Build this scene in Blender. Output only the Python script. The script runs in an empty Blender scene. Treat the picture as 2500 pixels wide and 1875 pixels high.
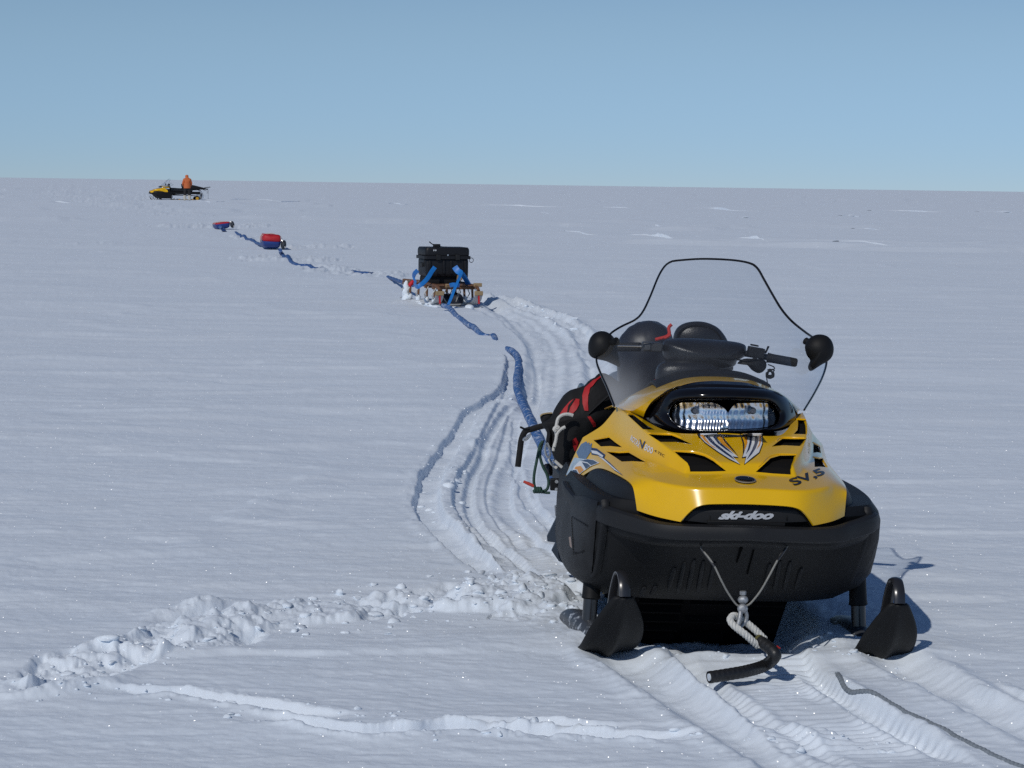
import bpy, bmesh, math, random
import numpy as np
from mathutils import Vector, Matrix
from mathutils.bvhtree import BVHTree
from mathutils.geometry import delaunay_2d_cdt

SC = bpy.context.scene
COL = SC.collection
random.seed(5)
RNG = np.random.default_rng(11)
R = math.radians

# ------------------------------------------------------------------ camera
FPX, CX, CY, CH = 5787.0, 1250.0, 937.5, 1.54
PITCH = math.atan((CY - 450.0) / FPX)
ROLL = math.atan(35.0 / 2500.0)

def ray(px, py):
    u = (px - CX) / FPX; v = -(py - CY) / FPX
    c, s = math.cos(ROLL), math.sin(ROLL)
    u, v = c * u - s * v, s * u + c * v
    cp, sp = math.cos(PITCH), math.sin(PITCH)
    return Vector((u, cp + v * sp, -sp + v * cp))

cam_d = bpy.data.cameras.new('camera')
cam = bpy.data.objects.new('camera', cam_d); COL.objects.link(cam)
fwd = ray(CX, CY).normalized()
rt = (ray(CX + 100, CY) - ray(CX, CY)).normalized()
up = (ray(CX, CY - 100) - ray(CX, CY)).normalized()
M = Matrix((rt, up, -fwd)).transposed().to_4x4()
M.translation = Vector((0, 0, CH))
cam.matrix_world = M
cam_d.sensor_width = 36.0
cam_d.lens = FPX / 2500.0 * 36.0
cam_d.clip_start = 0.1; cam_d.clip_end = 20000.0
SC.camera = cam

# ------------------------------------------------------------------ light
SUNV = Vector((-0.60, -1.10, 1.0)).normalized()        # towards the sun
SUN_EL = math.asin(SUNV.z)
SUN_AZ = math.atan2(SUNV.x, SUNV.y)
world = bpy.data.worlds.new("World"); SC.world = world
world.use_nodes = True
wn = world.node_tree
bg = wn.nodes.get('Background') or wn.nodes.new('ShaderNodeBackground')
sky = wn.nodes.new('ShaderNodeTexSky')
sky.sky_type = 'NISHITA'; sky.sun_disc = False
sky.sun_elevation = SUN_EL; sky.sun_rotation = SUN_AZ
sky.altitude = 2500.0; sky.air_density = 1.0; sky.dust_density = 0.0; sky.ozone_density = 6.0
# cold clear air: the sky pales to blue, not to cream, towards the horizon
stc = wn.nodes.new('ShaderNodeTexCoord'); sxyz = wn.nodes.new('ShaderNodeSeparateXYZ')
smr = wn.nodes.new('ShaderNodeMapRange'); smr.inputs[1].default_value = 0.0; smr.inputs[2].default_value = 0.08; smr.interpolation_type = 'SMOOTHSTEP'
smx = wn.nodes.new('ShaderNodeMix'); smx.data_type = 'RGBA'; smx.inputs[6].default_value = (0.69, 0.835, 1.10, 1); smx.inputs[7].default_value = (1.06, 1.005, 0.965, 1)
sml = wn.nodes.new('ShaderNodeMix'); sml.data_type = 'RGBA'; sml.blend_type = 'MULTIPLY'; sml.inputs[0].default_value = 1.0
wn.links.new(stc.outputs['Generated'], sxyz.inputs[0]); wn.links.new(sxyz.outputs['Z'], smr.inputs[0]); wn.links.new(smr.outputs[0], smx.inputs[0])
wn.links.new(sky.outputs[0], sml.inputs[6]); wn.links.new(smx.outputs[2], sml.inputs[7]); wn.links.new(sml.outputs[2], bg.inputs[0])
bg.inputs[1].default_value = 0.095
sun_d = bpy.data.lights.new('sun', 'SUN')
sun_d.energy = 3.0; sun_d.angle = R(0.53); sun_d.color = (1.0, 0.965, 0.91)
sun = bpy.data.objects.new('sun', sun_d); COL.objects.link(sun)
sun.rotation_euler = (-SUNV).to_track_quat('-Z', 'Y').to_euler()
sun.location = (-20, -30, 40)
SC.view_settings.view_transform = 'Standard'
SC.view_settings.look = 'None'
SC.view_settings.gamma = 1.0
SC.view_settings.use_curve_mapping = False
SC.view_settings.exposure = -0.55
SC.cycles.use_denoising = False
SC.cycles.max_bounces = 8
SC.cycles.transparent_max_bounces = 12
SC.cycles.caustics_reflective = False
SC.cycles.sample_clamp_indirect = 6.0

# ------------------------------------------------------------------ helpers
def lin(c):
    return tuple(((x / 255.0) / 12.92 if x / 255.0 <= 0.04045 else ((x / 255.0 + 0.055) / 1.055) ** 2.4) for x in c)

def mat(name, color, rough=0.5, metal=0.0, spec=0.5, coat=0.0, bump=0.0, bscale=60.0, vary=0.12, vscale=8.0, rvary=0.1, frost=0.0):
    m = bpy.data.materials.new(name); m.use_nodes = True
    nt = m.node_tree; p = nt.nodes['Principled BSDF']
    p.inputs['Base Color'].default_value = (*color, 1)
    p.inputs['Roughness'].default_value = rough
    p.inputs['Metallic'].default_value = metal
    p.inputs['Specular IOR Level'].default_value = spec
    p.inputs['Coat Weight'].default_value = coat
    p.inputs['Coat Roughness'].default_value = 0.06
    tc = nt.nodes.new('ShaderNodeTexCoord')
    n = nt.nodes.new('ShaderNodeTexNoise'); n.inputs['Scale'].default_value = vscale; n.inputs['Detail'].default_value = 5
    nt.links.new(tc.outputs['Object'], n.inputs['Vector'])
    mx = nt.nodes.new('ShaderNodeMix'); mx.data_type = 'RGBA'
    mx.inputs[6].default_value = (*[c * (1 - vary) for c in color], 1)
    mx.inputs[7].default_value = (*[min(1, c * (1 + vary)) for c in color], 1)
    nt.links.new(n.outputs['Fac'], mx.inputs[0])
    out = mx.outputs[2]
    if frost > 0:
        n3 = nt.nodes.new('ShaderNodeTexNoise'); n3.inputs['Scale'].default_value = 22; n3.inputs['Detail'].default_value = 8; n3.inputs['Roughness'].default_value = 0.7
        nt.links.new(tc.outputs['Object'], n3.inputs['Vector'])
        rp = nt.nodes.new('ShaderNodeMapRange'); rp.inputs[1].default_value = 0.62 - frost * 0.25; rp.inputs[2].default_value = 0.75 - frost * 0.2
        nt.links.new(n3.outputs['Fac'], rp.inputs[0])
        mf = nt.nodes.new('ShaderNodeMix'); mf.data_type = 'RGBA'
        mf.inputs[7].default_value = (0.75, 0.8, 0.86, 1)
        nt.links.new(rp.outputs[0], mf.inputs[0]); nt.links.new(out, mf.inputs[6]); out = mf.outputs[2]
    nt.links.new(out, p.inputs['Base Color'])
    mr = nt.nodes.new('ShaderNodeMapRange'); mr.inputs[3].default_value = max(0.02, rough - rvary); mr.inputs[4].default_value = min(1, rough + rvary)
    nt.links.new(n.outputs['Fac'], mr.inputs[0]); nt.links.new(mr.outputs[0], p.inputs['Roughness'])
    if bump > 0:
        n2 = nt.nodes.new('ShaderNodeTexNoise'); n2.inputs['Scale'].default_value = bscale; n2.inputs['Detail'].default_value = 4
        nt.links.new(tc.outputs['Object'], n2.inputs['Vector'])
        b = nt.nodes.new('ShaderNodeBump'); b.inputs['Strength'].default_value = bump; b.inputs['Distance'].default_value = 0.004
        nt.links.new(n2.outputs['Fac'], b.inputs['Height']); nt.links.new(b.outputs[0], p.inputs['Normal'])
    return m

def glass(name, haze=0.04, tint=(0.93, 0.95, 0.97), scuff_glare=0.0):
    m = bpy.data.materials.new(name); m.use_nodes = True
    nt = m.node_tree; nt.nodes.clear()
    o = nt.nodes.new('ShaderNodeOutputMaterial')
    tr = nt.nodes.new('ShaderNodeBsdfTransparent'); tr.inputs[0].default_value = (*tint, 1)
    gl = nt.nodes.new('ShaderNodeBsdfGlossy'); gl.inputs['Roughness'].default_value = 0.03
    df = nt.nodes.new('ShaderNodeBsdfDiffuse'); df.inputs[0].default_value = (0.8, 0.82, 0.85, 1)
    lw = nt.nodes.new('ShaderNodeLayerWeight'); lw.inputs[0].default_value = 0.5
    pw = nt.nodes.new('ShaderNodeMath'); pw.operation = 'POWER'; pw.inputs[1].default_value = 5.0
    fr = nt.nodes.new('ShaderNodeMath'); fr.operation = 'MULTIPLY_ADD'; fr.inputs[1].default_value = 0.9; fr.inputs[2].default_value = 0.05
    nt.links.new(lw.outputs['Facing'], pw.inputs[0]); nt.links.new(pw.outputs[0], fr.inputs[0])
    tc = nt.nodes.new('ShaderNodeTexCoord')
    n = nt.nodes.new('ShaderNodeTexNoise'); n.inputs['Scale'].default_value = 6; n.inputs['Detail'].default_value = 8
    nt.links.new(tc.outputs['Object'], n.inputs['Vector'])
    mr = nt.nodes.new('ShaderNodeMapRange'); mr.inputs[3].default_value = haze * 0.3; mr.inputs[4].default_value = haze * 1.9
    nt.links.new(n.outputs['Fac'], mr.inputs[0])
    if scuff_glare:  # pale low outer corners: scratched plastic, with sun glare put into the colour
        sx = nt.nodes.new('ShaderNodeSeparateXYZ'); nt.links.new(tc.outputs['Object'], sx.inputs[0])
        ab = nt.nodes.new('ShaderNodeMath'); ab.operation = 'ABSOLUTE'; nt.links.new(sx.outputs['X'], ab.inputs[0])
        ra = nt.nodes.new('ShaderNodeMapRange'); ra.inputs[1].default_value = 0.20; ra.inputs[2].default_value = 0.36; ra.interpolation_type = 'SMOOTHSTEP'; nt.links.new(ab.outputs[0], ra.inputs[0])
        rz = nt.nodes.new('ShaderNodeMapRange'); rz.inputs[1].default_value = 0.95; rz.inputs[2].default_value = 0.80; rz.interpolation_type = 'SMOOTHSTEP'; nt.links.new(sx.outputs['Z'], rz.inputs[0])
        m3 = nt.nodes.new('ShaderNodeMath'); m3.operation = 'MULTIPLY'; nt.links.new(ra.outputs[0], m3.inputs[0]); nt.links.new(rz.outputs[0], m3.inputs[1])
        m4 = nt.nodes.new('ShaderNodeMath'); m4.operation = 'MULTIPLY_ADD'; m4.inputs[1].default_value = scuff_glare; nt.links.new(m3.outputs[0], m4.inputs[0]); nt.links.new(mr.outputs[0], m4.inputs[2])
        mr = m4
    m1 = nt.nodes.new('ShaderNodeMixShader'); m2 = nt.nodes.new('ShaderNodeMixShader')
    nt.links.new(mr.outputs[0], m1.inputs[0]); nt.links.new(tr.outputs[0], m1.inputs[1]); nt.links.new(df.outputs[0], m1.inputs[2])
    nt.links.new(fr.outputs[0], m2.inputs[0]); nt.links.new(m1.outputs[0], m2.inputs[1]); nt.links.new(gl.outputs[0], m2.inputs[2])
    nt.links.new(m2.outputs[0], o.inputs[0])
    return m

def link(o, parent=None):
    COL.objects.link(o)
    if parent: o.parent = parent
    return o

def mesh_obj(name, verts, faces, m, parent=None, smooth=True, angle=40, subsurf=0, bevel=0, solid=0, creases=None, soff=-1):
    me = bpy.data.meshes.new(name)
    me.from_pydata([tuple(v) for v in verts], [], [tuple(f) for f in faces])
    me.validate(); me.update()
    if m: me.materials.append(m)
    if smooth:
        me.polygons.foreach_set('use_smooth', [True] * len(me.polygons))
        if angle < 180 and not subsurf: me.set_sharp_from_angle(angle=R(angle))
    o = link(bpy.data.objects.new(name, me), parent)
    if creases:
        at = me.attributes.new('crease_edge', 'FLOAT', 'EDGE')
        em = {tuple(sorted(e.vertices)): e.index for e in me.edges}
        for a, b, w in creases:
            k = em.get(tuple(sorted((a, b))))
            if k is not None: at.data[k].value = w
    if subsurf:
        s = o.modifiers.new('s', 'SUBSURF'); s.levels = s.render_levels = subsurf
        s.boundary_smooth = 'PRESERVE_CORNERS'
    if solid:
        s = o.modifiers.new('t', 'SOLIDIFY'); s.thickness = solid; s.offset = soff
    if bevel:
        b = o.modifiers.new('b', 'BEVEL'); b.width = bevel; b.segments = 2; b.limit_method = 'ANGLE'; b.angle_limit = R(35)
    return o

def bake(o):
    dg = bpy.context.evaluated_depsgraph_get(); dg.update()
    me = bpy.data.meshes.new_from_object(o.evaluated_get(dg))
    old = o.data; o.modifiers.clear(); o.data = me
    bpy.data.meshes.remove(old)
    return o

class MB:
    def __init__(s): s.v = []; s.f = []
    def add(s, vs, fs):
        b = len(s.v); s.v += [Vector(v) for v in vs]; s.f += [tuple(i + b for i in f) for f in fs]; return s
    def box(s, c, d, rot=None, taper=1.0):
        x, y, z = [q / 2 for q in d]
        vs = [Vector((sx * x * (taper if sz > 0 else 1), sy * y * (taper if sz > 0 else 1), sz * z)) for sz in (-1, 1) for sx, sy in ((-1, -1), (1, -1), (1, 1), (-1, 1))]
        if rot: vs = [rot @ v for v in vs]
        return s.add([v + Vector(c) for v in vs], [(3, 2, 1, 0), (4, 5, 6, 7), (0, 1, 5, 4), (1, 2, 6, 5), (2, 3, 7, 6), (3, 0, 4, 7)])
    def tube(s, pts, r, n=10, cap=True, flat=1.0, upv=(0, 0, 1), closed=False):
        pts = [Vector(p) for p in pts]; N = len(pts)
        rs = r if hasattr(r, '__len__') else [r] * N
        vs = []; prev = None
        for i, p in enumerate(pts):
            t = (pts[(i + 1) % N] - pts[i - 1]) if closed else (pts[min(i + 1, N - 1)] - pts[max(i - 1, 0)])
            if t.length < 1e-9: t = Vector((0, 1, 0))
            t.normalize()
            if prev is None:
                a = Vector(upv); a = a - a.dot(t) * t
                if a.length < 1e-3: a = Vector((1, 0, 0)) - t.x * t
                a.normalize()
            else:
                a = prev - prev.dot(t) * t
                a.normalize()
            prev = a; b = t.cross(a)
            for k in range(n):
                q = 2 * math.pi * k / n
                vs.append(p + a * (math.cos(q) * rs[i] * flat) + b * (math.sin(q) * rs[i]))
        fs = []
        for i in range(N if closed else N - 1):
            j = (i + 1) % N
            for k in range(n):
                k2 = (k + 1) % n
                fs.append((i * n + k, i * n + k2, j * n + k2, j * n + k))
        if cap and not closed:
            fs.append(tuple(range(n - 1, -1, -1))); fs.append(tuple((N - 1) * n + k for k in range(n)))
        return s.add(vs, fs)
    def ell(s, c, r, nu=16, nv=10, rot=None):
        vs = [Vector((0, 0, r[2]))]
        for i in range(1, nv):
            a = math.pi * i / nv
            for k in range(nu):
                q = 2 * math.pi * k / nu
                vs.append(Vector((r[0] * math.sin(a) * math.cos(q), r[1] * math.sin(a) * math.sin(q), r[2] * math.cos(a))))
        vs.append(Vector((0, 0, -r[2])))
        fs = [(0, 1 + k, 1 + (k + 1) % nu) for k in range(nu)]
        for i in range(nv - 2):
            for k in range(nu):
                a, b = 1 + i * nu + k, 1 + i * nu + (k + 1) % nu
                fs.append((a, a + nu, b + nu, b))
        L = len(vs) - 1; b = 1 + (nv - 2) * nu
        fs += [(L, b + (k + 1) % nu, b + k) for k in range(nu)]
        if rot: vs = [rot @ v for v in vs]
        return s.add([v + Vector(c) for v in vs], fs)
    def grid(s, rows, close=False):
        n = len(rows[0]); vs = [p for r in rows for p in r]; fs = []
        for i in range(len(rows) - 1):
            for k in range(n if close else n - 1):
                k2 = (k + 1) % n
                fs.append((i * n + k, i * n + k2, (i + 1) * n + k2, (i + 1) * n + k))
        return s.add(vs, fs)
    def loft(s, rows):
        s.grid(rows, True); n = len(rows[0]); b = len(s.v) - n * len(rows)
        s.f.append(tuple(b + k for k in range(n - 1, -1, -1))); s.f.append(tuple(b + (len(rows) - 1) * n + k for k in range(n)))
        return s
    def inflate(s, outline, fdir, front, back=None, rings=6, centre=None, pw=0.5):
        """closed body from an outline loop: bulges by front along fdir, by back against it"""
        o = [Vector(p) for p in outline]; c = Vector(centre) if centre else sum(o, Vector()) / len(o)
        fd = Vector(fdir).normalized(); n = len(o)
        for sgn, dep in ((1, front), (-1, back if back is not None else front * 0.3)):
            rows = []
            for i in range(rings + 1):
                t = math.cos(math.pi / 2 * i / rings) if i < rings else 0.02
                h = dep * (max(0, 1 - t * t)) ** pw
                rows.append([c + (p - c) * t + fd * (sgn * h) for p in o])
            b = len(s.v)
            s.grid(rows, True)
            s.f.append(tuple(b + rings * n + k for k in range(n)))
        return s
    def crumple(s, amp, f):
        from mathutils import noise
        for i, v in enumerate(s.v):
            q = v * f; s.v[i] = v + Vector((noise.noise(q), noise.noise(q + Vector((7, 3, 1))), noise.noise(q + Vector((2, 9, 5))))) * amp + Vector((0, 0, 1)) * (amp * .6 * abs(noise.noise(q * 2.3)))
        return s
    def build(s, name, m, parent=None, **k):
        if k.pop('fix', True):
            bm = bmesh.new(); vv = [bm.verts.new(v) for v in s.v]
            for f in s.f:
                try: bm.faces.new([vv[i] for i in f])
                except ValueError: pass
            bmesh.ops.remove_doubles(bm, verts=bm.verts, dist=1e-5)
            bmesh.ops.recalc_face_normals(bm, faces=bm.faces)
            bm.verts.index_update()
            vs = [v.co.copy() for v in bm.verts]; fs = [[v.index for v in f.verts] for f in bm.faces]; bm.free()
        else: vs, fs = s.v, s.f
        return mesh_obj(name, vs, fs, m, parent, **k)

def spline(pts, per=8, closed=False):
    P = [Vector(p) for p in pts]; n = len(P); out = []
    rng = range(n) if closed else range(n - 1)
    for i in rng:
        g = (lambda k: P[k % n]) if closed else (lambda k: P[max(0, min(n - 1, k))])
        p0, p1, p2, p3 = g(i - 1), g(i), g(i + 1), g(i + 2)
        for k in range(per):
            t = k / per
            out.append(0.5 * ((2 * p1) + (p2 - p0) * t + (2 * p0 - 5 * p1 + 4 * p2 - p3) * t * t + (3 * p1 - p0 - 3 * p2 + p3) * t ** 3))
    if not closed: out.append(P[-1].copy())
    return out

def resample(pts, step):
    out = [pts[0].copy()]; acc = 0
    for a, b in zip(pts[:-1], pts[1:]):
        L = (b - a).length
        while acc + L >= step:
            t = (step - acc) / L; a = a.lerp(b, t); out.append(a.copy()); L = (b - a).length; acc = 0
        acc += L
    return out

def fill2d(poly, step=None):
    """constrained triangulation of a 2-D outline with interior points"""
    poly = [Vector((p[0], p[1])) for p in poly]
    if step:
        q = []
        for a, b in zip(poly, poly[1:] + poly[:1]):
            k = max(1, int((b - a).length / step))
            q += [a.lerp(b, i / k) for i in range(k)]
        poly = q
    n = len(poly); pts = list(poly)
    if step:
        xs = [p.x for p in poly]; ys = [p.y for p in poly]
        def inside(x, y):
            c = False
            for i in range(n):
                a, b = poly[i], poly[i - 1]
                if (a.y > y) != (b.y > y) and x < (b.x - a.x) * (y - a.y) / (b.y - a.y) + a.x: c = not c
            return c
        y = min(ys) + step / 2; r = 0
        while y < max(ys):
            x = min(xs) + step * (0.25 + 0.5 * (r % 2))
            while x < max(xs):
                if inside(x, y) and min((Vector((x, y)) - p).length for p in poly) > step * 0.4: pts.append(Vector((x, y)))
                x += step
            y += step * 0.87; r += 1
    res = delaunay_2d_cdt(pts, [], [list(range(n))], 1, 1e-6)
    return [v for v in res[0]], [f for f in res[2]]

def empty(name, label, cat, loc=(0, 0, 0), rotz=0, group=None):
    o = bpy.data.objects.new(name, None); COL.objects.link(o)
    o.location = loc; o.rotation_euler = (0, 0, rotz); o.empty_display_size = 0.1
    o['label'] = label; o['category'] = cat
    if group: o['group'] = group
    return o

def tag(o, label, cat, group=None):
    o['label'] = label; o['category'] = cat
    if group: o['group'] = group
    return o

# ground height without the tracks: a very gentle rise away from the camera
def zbase(y):
    return 0.33 * (1 - np.exp(-(np.maximum(y, 0) / 75.0) ** 2))

def G(px, py, dz=0.0):
    r = ray(px, py); z = dz
    for _ in range(12):
        t = (z - CH) / r.z
        z = float(zbase(np.array(r.y * t))) + dz
    return Vector((r.x * t, r.y * t, CH + r.z * t))

def W(px, py, y):
    r = ray(px, py); return Vector((r.x / r.y * y, y, CH + r.z / r.y * y))

# ------------------------------------------------------------------ materials
M_YEL = mat('yellow_paint', (0.82, 0.47, 0.003), 0.24, spec=0.5, coat=0.5, vary=0.06, rvary=0.09, bump=0.02, bscale=25)
M_BLK = mat('black_plastic', (0.009, 0.0092, 0.010), 0.55, spec=0.22, bump=0.12, bscale=500, vary=0.3, vscale=5)
M_BLK2 = mat('worn_black_plastic', (0.013, 0.0135, 0.015), 0.55, spec=0.28, bump=0.12, bscale=420, vary=0.35, vscale=4)
M_GLOSS = mat('gloss_black', (0.006, 0.006, 0.008), 0.12, spec=0.35, coat=0.0, rvary=0.04)
M_RUB = mat('black_rubber', (0.012, 0.012, 0.013), 0.7, spec=0.3, bump=0.2, bscale=120)
M_RUBF = mat('track_rubber', (0.006, 0.006, 0.007), 0.85, spec=0.08, bump=0.2, bscale=120)
M_VINYL = mat('black_vinyl', (0.012, 0.012, 0.014), 0.33, spec=0.5, bump=0.25, bscale=260, vary=0.2)
M_METAL = mat('black_steel', (0.02, 0.02, 0.022), 0.25, metal=0.0, spec=0.7, rvary=0.1)
M_GALV = mat('galvanised_steel', (0.35, 0.36, 0.37), 0.5, metal=0.6, bump=0.4, bscale=200, frost=0.3)
M_CABLE = mat('wire_rope', (0.30, 0.29, 0.26), 0.55, metal=0.3, bump=0.6, bscale=700)
M_CHROME = mat('chrome_reflector', (0.93, 0.94, 0.95), 0.22, metal=1.0, vary=0.02, rvary=0.05, bump=0.12, bscale=120)
M_WS = glass('windshield_polycarbonate', 0.019, scuff_glare=0.30)
M_LENS = glass('clear_lens', 0.0, (0.98, 0.98, 0.98))
M_MIRROR = mat('mirror_glass', (0.8, 0.82, 0.85), 0.03, metal=1.0, rvary=0.01)
M_WHITE = mat('white_vinyl_decal', (0.72, 0.73, 0.74), 0.3, vary=0.03)
M_NAVY = mat('navy_vinyl_decal', (0.02, 0.035, 0.09), 0.3, vary=0.1)
M_STEELB = mat('steel_blue_vinyl_decal', (0.12, 0.18, 0.28), 0.3, vary=0.35, vscale=60)
M_PALEB = mat('pale_blue_vinyl_decal', (0.38, 0.47, 0.55), 0.3, vary=0.45, vscale=50)
M_ORANGE = mat('orange_vinyl_decal', (0.75, 0.30, 0.02), 0.3, vary=0.05)
M_BDEC = mat('black_vinyl_decal', (0.012, 0.012, 0.014), 0.35)
M_SILVER = mat('silver_lettering', (0.55, 0.56, 0.58), 0.35, metal=0.2)
M_WROPE = mat('white_rope', (0.62, 0.61, 0.57), 0.8, bump=0.6, bscale=300)
M_HOSE = mat('ribbed_black_hose', (0.014, 0.014, 0.015), 0.45, bump=0.2, bscale=200)
M_BLUE = mat('frosted_blue_hose', (0.04, 0.125, 0.33), 0.6, vary=0.35, vscale=12, frost=0.42, bump=0.3, bscale=80)
M_BLUE_SHADED = mat('shaded_blue_hose', (0.032, 0.095, 0.27), 0.6, vary=0.2, frost=0.15)  # far hose blue made darker, its shade put into the base colour
M_GREYR = mat('frosted_grey_rope', (0.22, 0.25, 0.28), 0.75, bump=0.8, bscale=160, vary=0.45, vscale=90)
M_FABB = mat('black_nylon', (0.013, 0.013, 0.014), 0.75, spec=0.25, bump=0.35, bscale=90, vary=0.3)
M_FABR = mat('red_nylon', (0.42, 0.012, 0.015), 0.65, bump=0.3, bscale=90)
M_GREEN = mat('green_cord', (0.02, 0.06, 0.045), 0.7, bump=0.5, bscale=400)
M_REDC = mat('red_cord', (0.5, 0.02, 0.012), 0.65, bump=0.6, bscale=300)
M_ALU = mat('bare_aluminium', (0.6, 0.6, 0.6), 0.3, metal=0.9)
M_SLATE = mat('blue_grey_flap', (0.035, 0.05, 0.075), 0.5, frost=0.05)

# ------------------------------------------------------------------ noise for the snow
def hash2(ix, iy, seed):
    h = (ix.astype(np.int64) * 374761393 + iy.astype(np.int64) * 668265263 + seed * 1274126177) & 0xFFFFFFFF
    h = ((h ^ (h >> 13)) * 1274126177) & 0xFFFFFFFF
    h = h ^ (h >> 16)
    return (h & 0xFFFFFF).astype(np.float32) / float(0xFFFFFF)

def vnoise(x, y, seed=0):
    x0 = np.floor(x); y0 = np.floor(y); fx = (x - x0).astype(np.float32); fy = (y - y0).astype(np.float32)
    fx = fx * fx * fx * (fx * (fx * 6 - 15) + 10); fy = fy * fy * fy * (fy * (fy * 6 - 15) + 10)
    a = hash2(x0, y0, seed); b = hash2(x0 + 1, y0, seed); c = hash2(x0, y0 + 1, seed); d = hash2(x0 + 1, y0 + 1, seed)
    return (a + (b - a) * fx + (c - a) * fy + (a - b - c + d) * fx * fy) * 2 - 1

def fbm(x, y, oct=4, seed=0, gain=0.5):
    s = 0; a = 1.0
    for k in range(oct):
        s = s + a * vnoise(x, y, seed + k * 17); x = x * 2.03 + 7.1; y = y * 2.03 + 3.7; a *= gain
    return s

def lumps(x, y, cell, seed, fill=0.7):
    """rounded clods: half balls on a jittered grid"""
    wx, wy = x, y
    x = wx + cell * .3 * vnoise(wx / cell * 2.3, wy / cell * 2.3, seed + 71) + cell * .1 * vnoise(wx / cell * 6, wy / cell * 6, seed + 72)
    y = wy + cell * .3 * vnoise(wx / cell * 2.3 + 9, wy / cell * 2.3, seed + 73) + cell * .1 * vnoise(wx / cell * 6 + 5, wy / cell * 6, seed + 74)
    ix = np.floor(x / cell); iy = np.floor(y / cell); h = np.zeros_like(x)
    for dx in (-1, 0, 1):
        for dy in (-1, 0, 1):
            gx, gy = ix + dx, iy + dy
            px = (gx + hash2(gx, gy, seed)) * cell; py = (gy + hash2(gx, gy, seed + 1)) * cell
            r = cell * (0.25 + 0.5 * hash2(gx, gy, seed + 2)) * (hash2(gx, gy, seed + 3) < fill)
            sx = 0.8 + 0.5 * hash2(gx, gy, seed + 4)
            d2 = ((x - px) / sx) ** 2 + ((y - py) * sx) ** 2
            h = np.maximum(h, np.sqrt(np.maximum(r * r - d2, 0)))
    return h

def sstep(a, b, x):
    t = np.clip((x - a) / (b - a), 0, 1); return t * t * (3 - 2 * t)
# ------------------------------------------------------------------ snow ground
def gpath(px, step=0.05):
    return resample(spline([G(*p) for p in px], 10), step)

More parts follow.
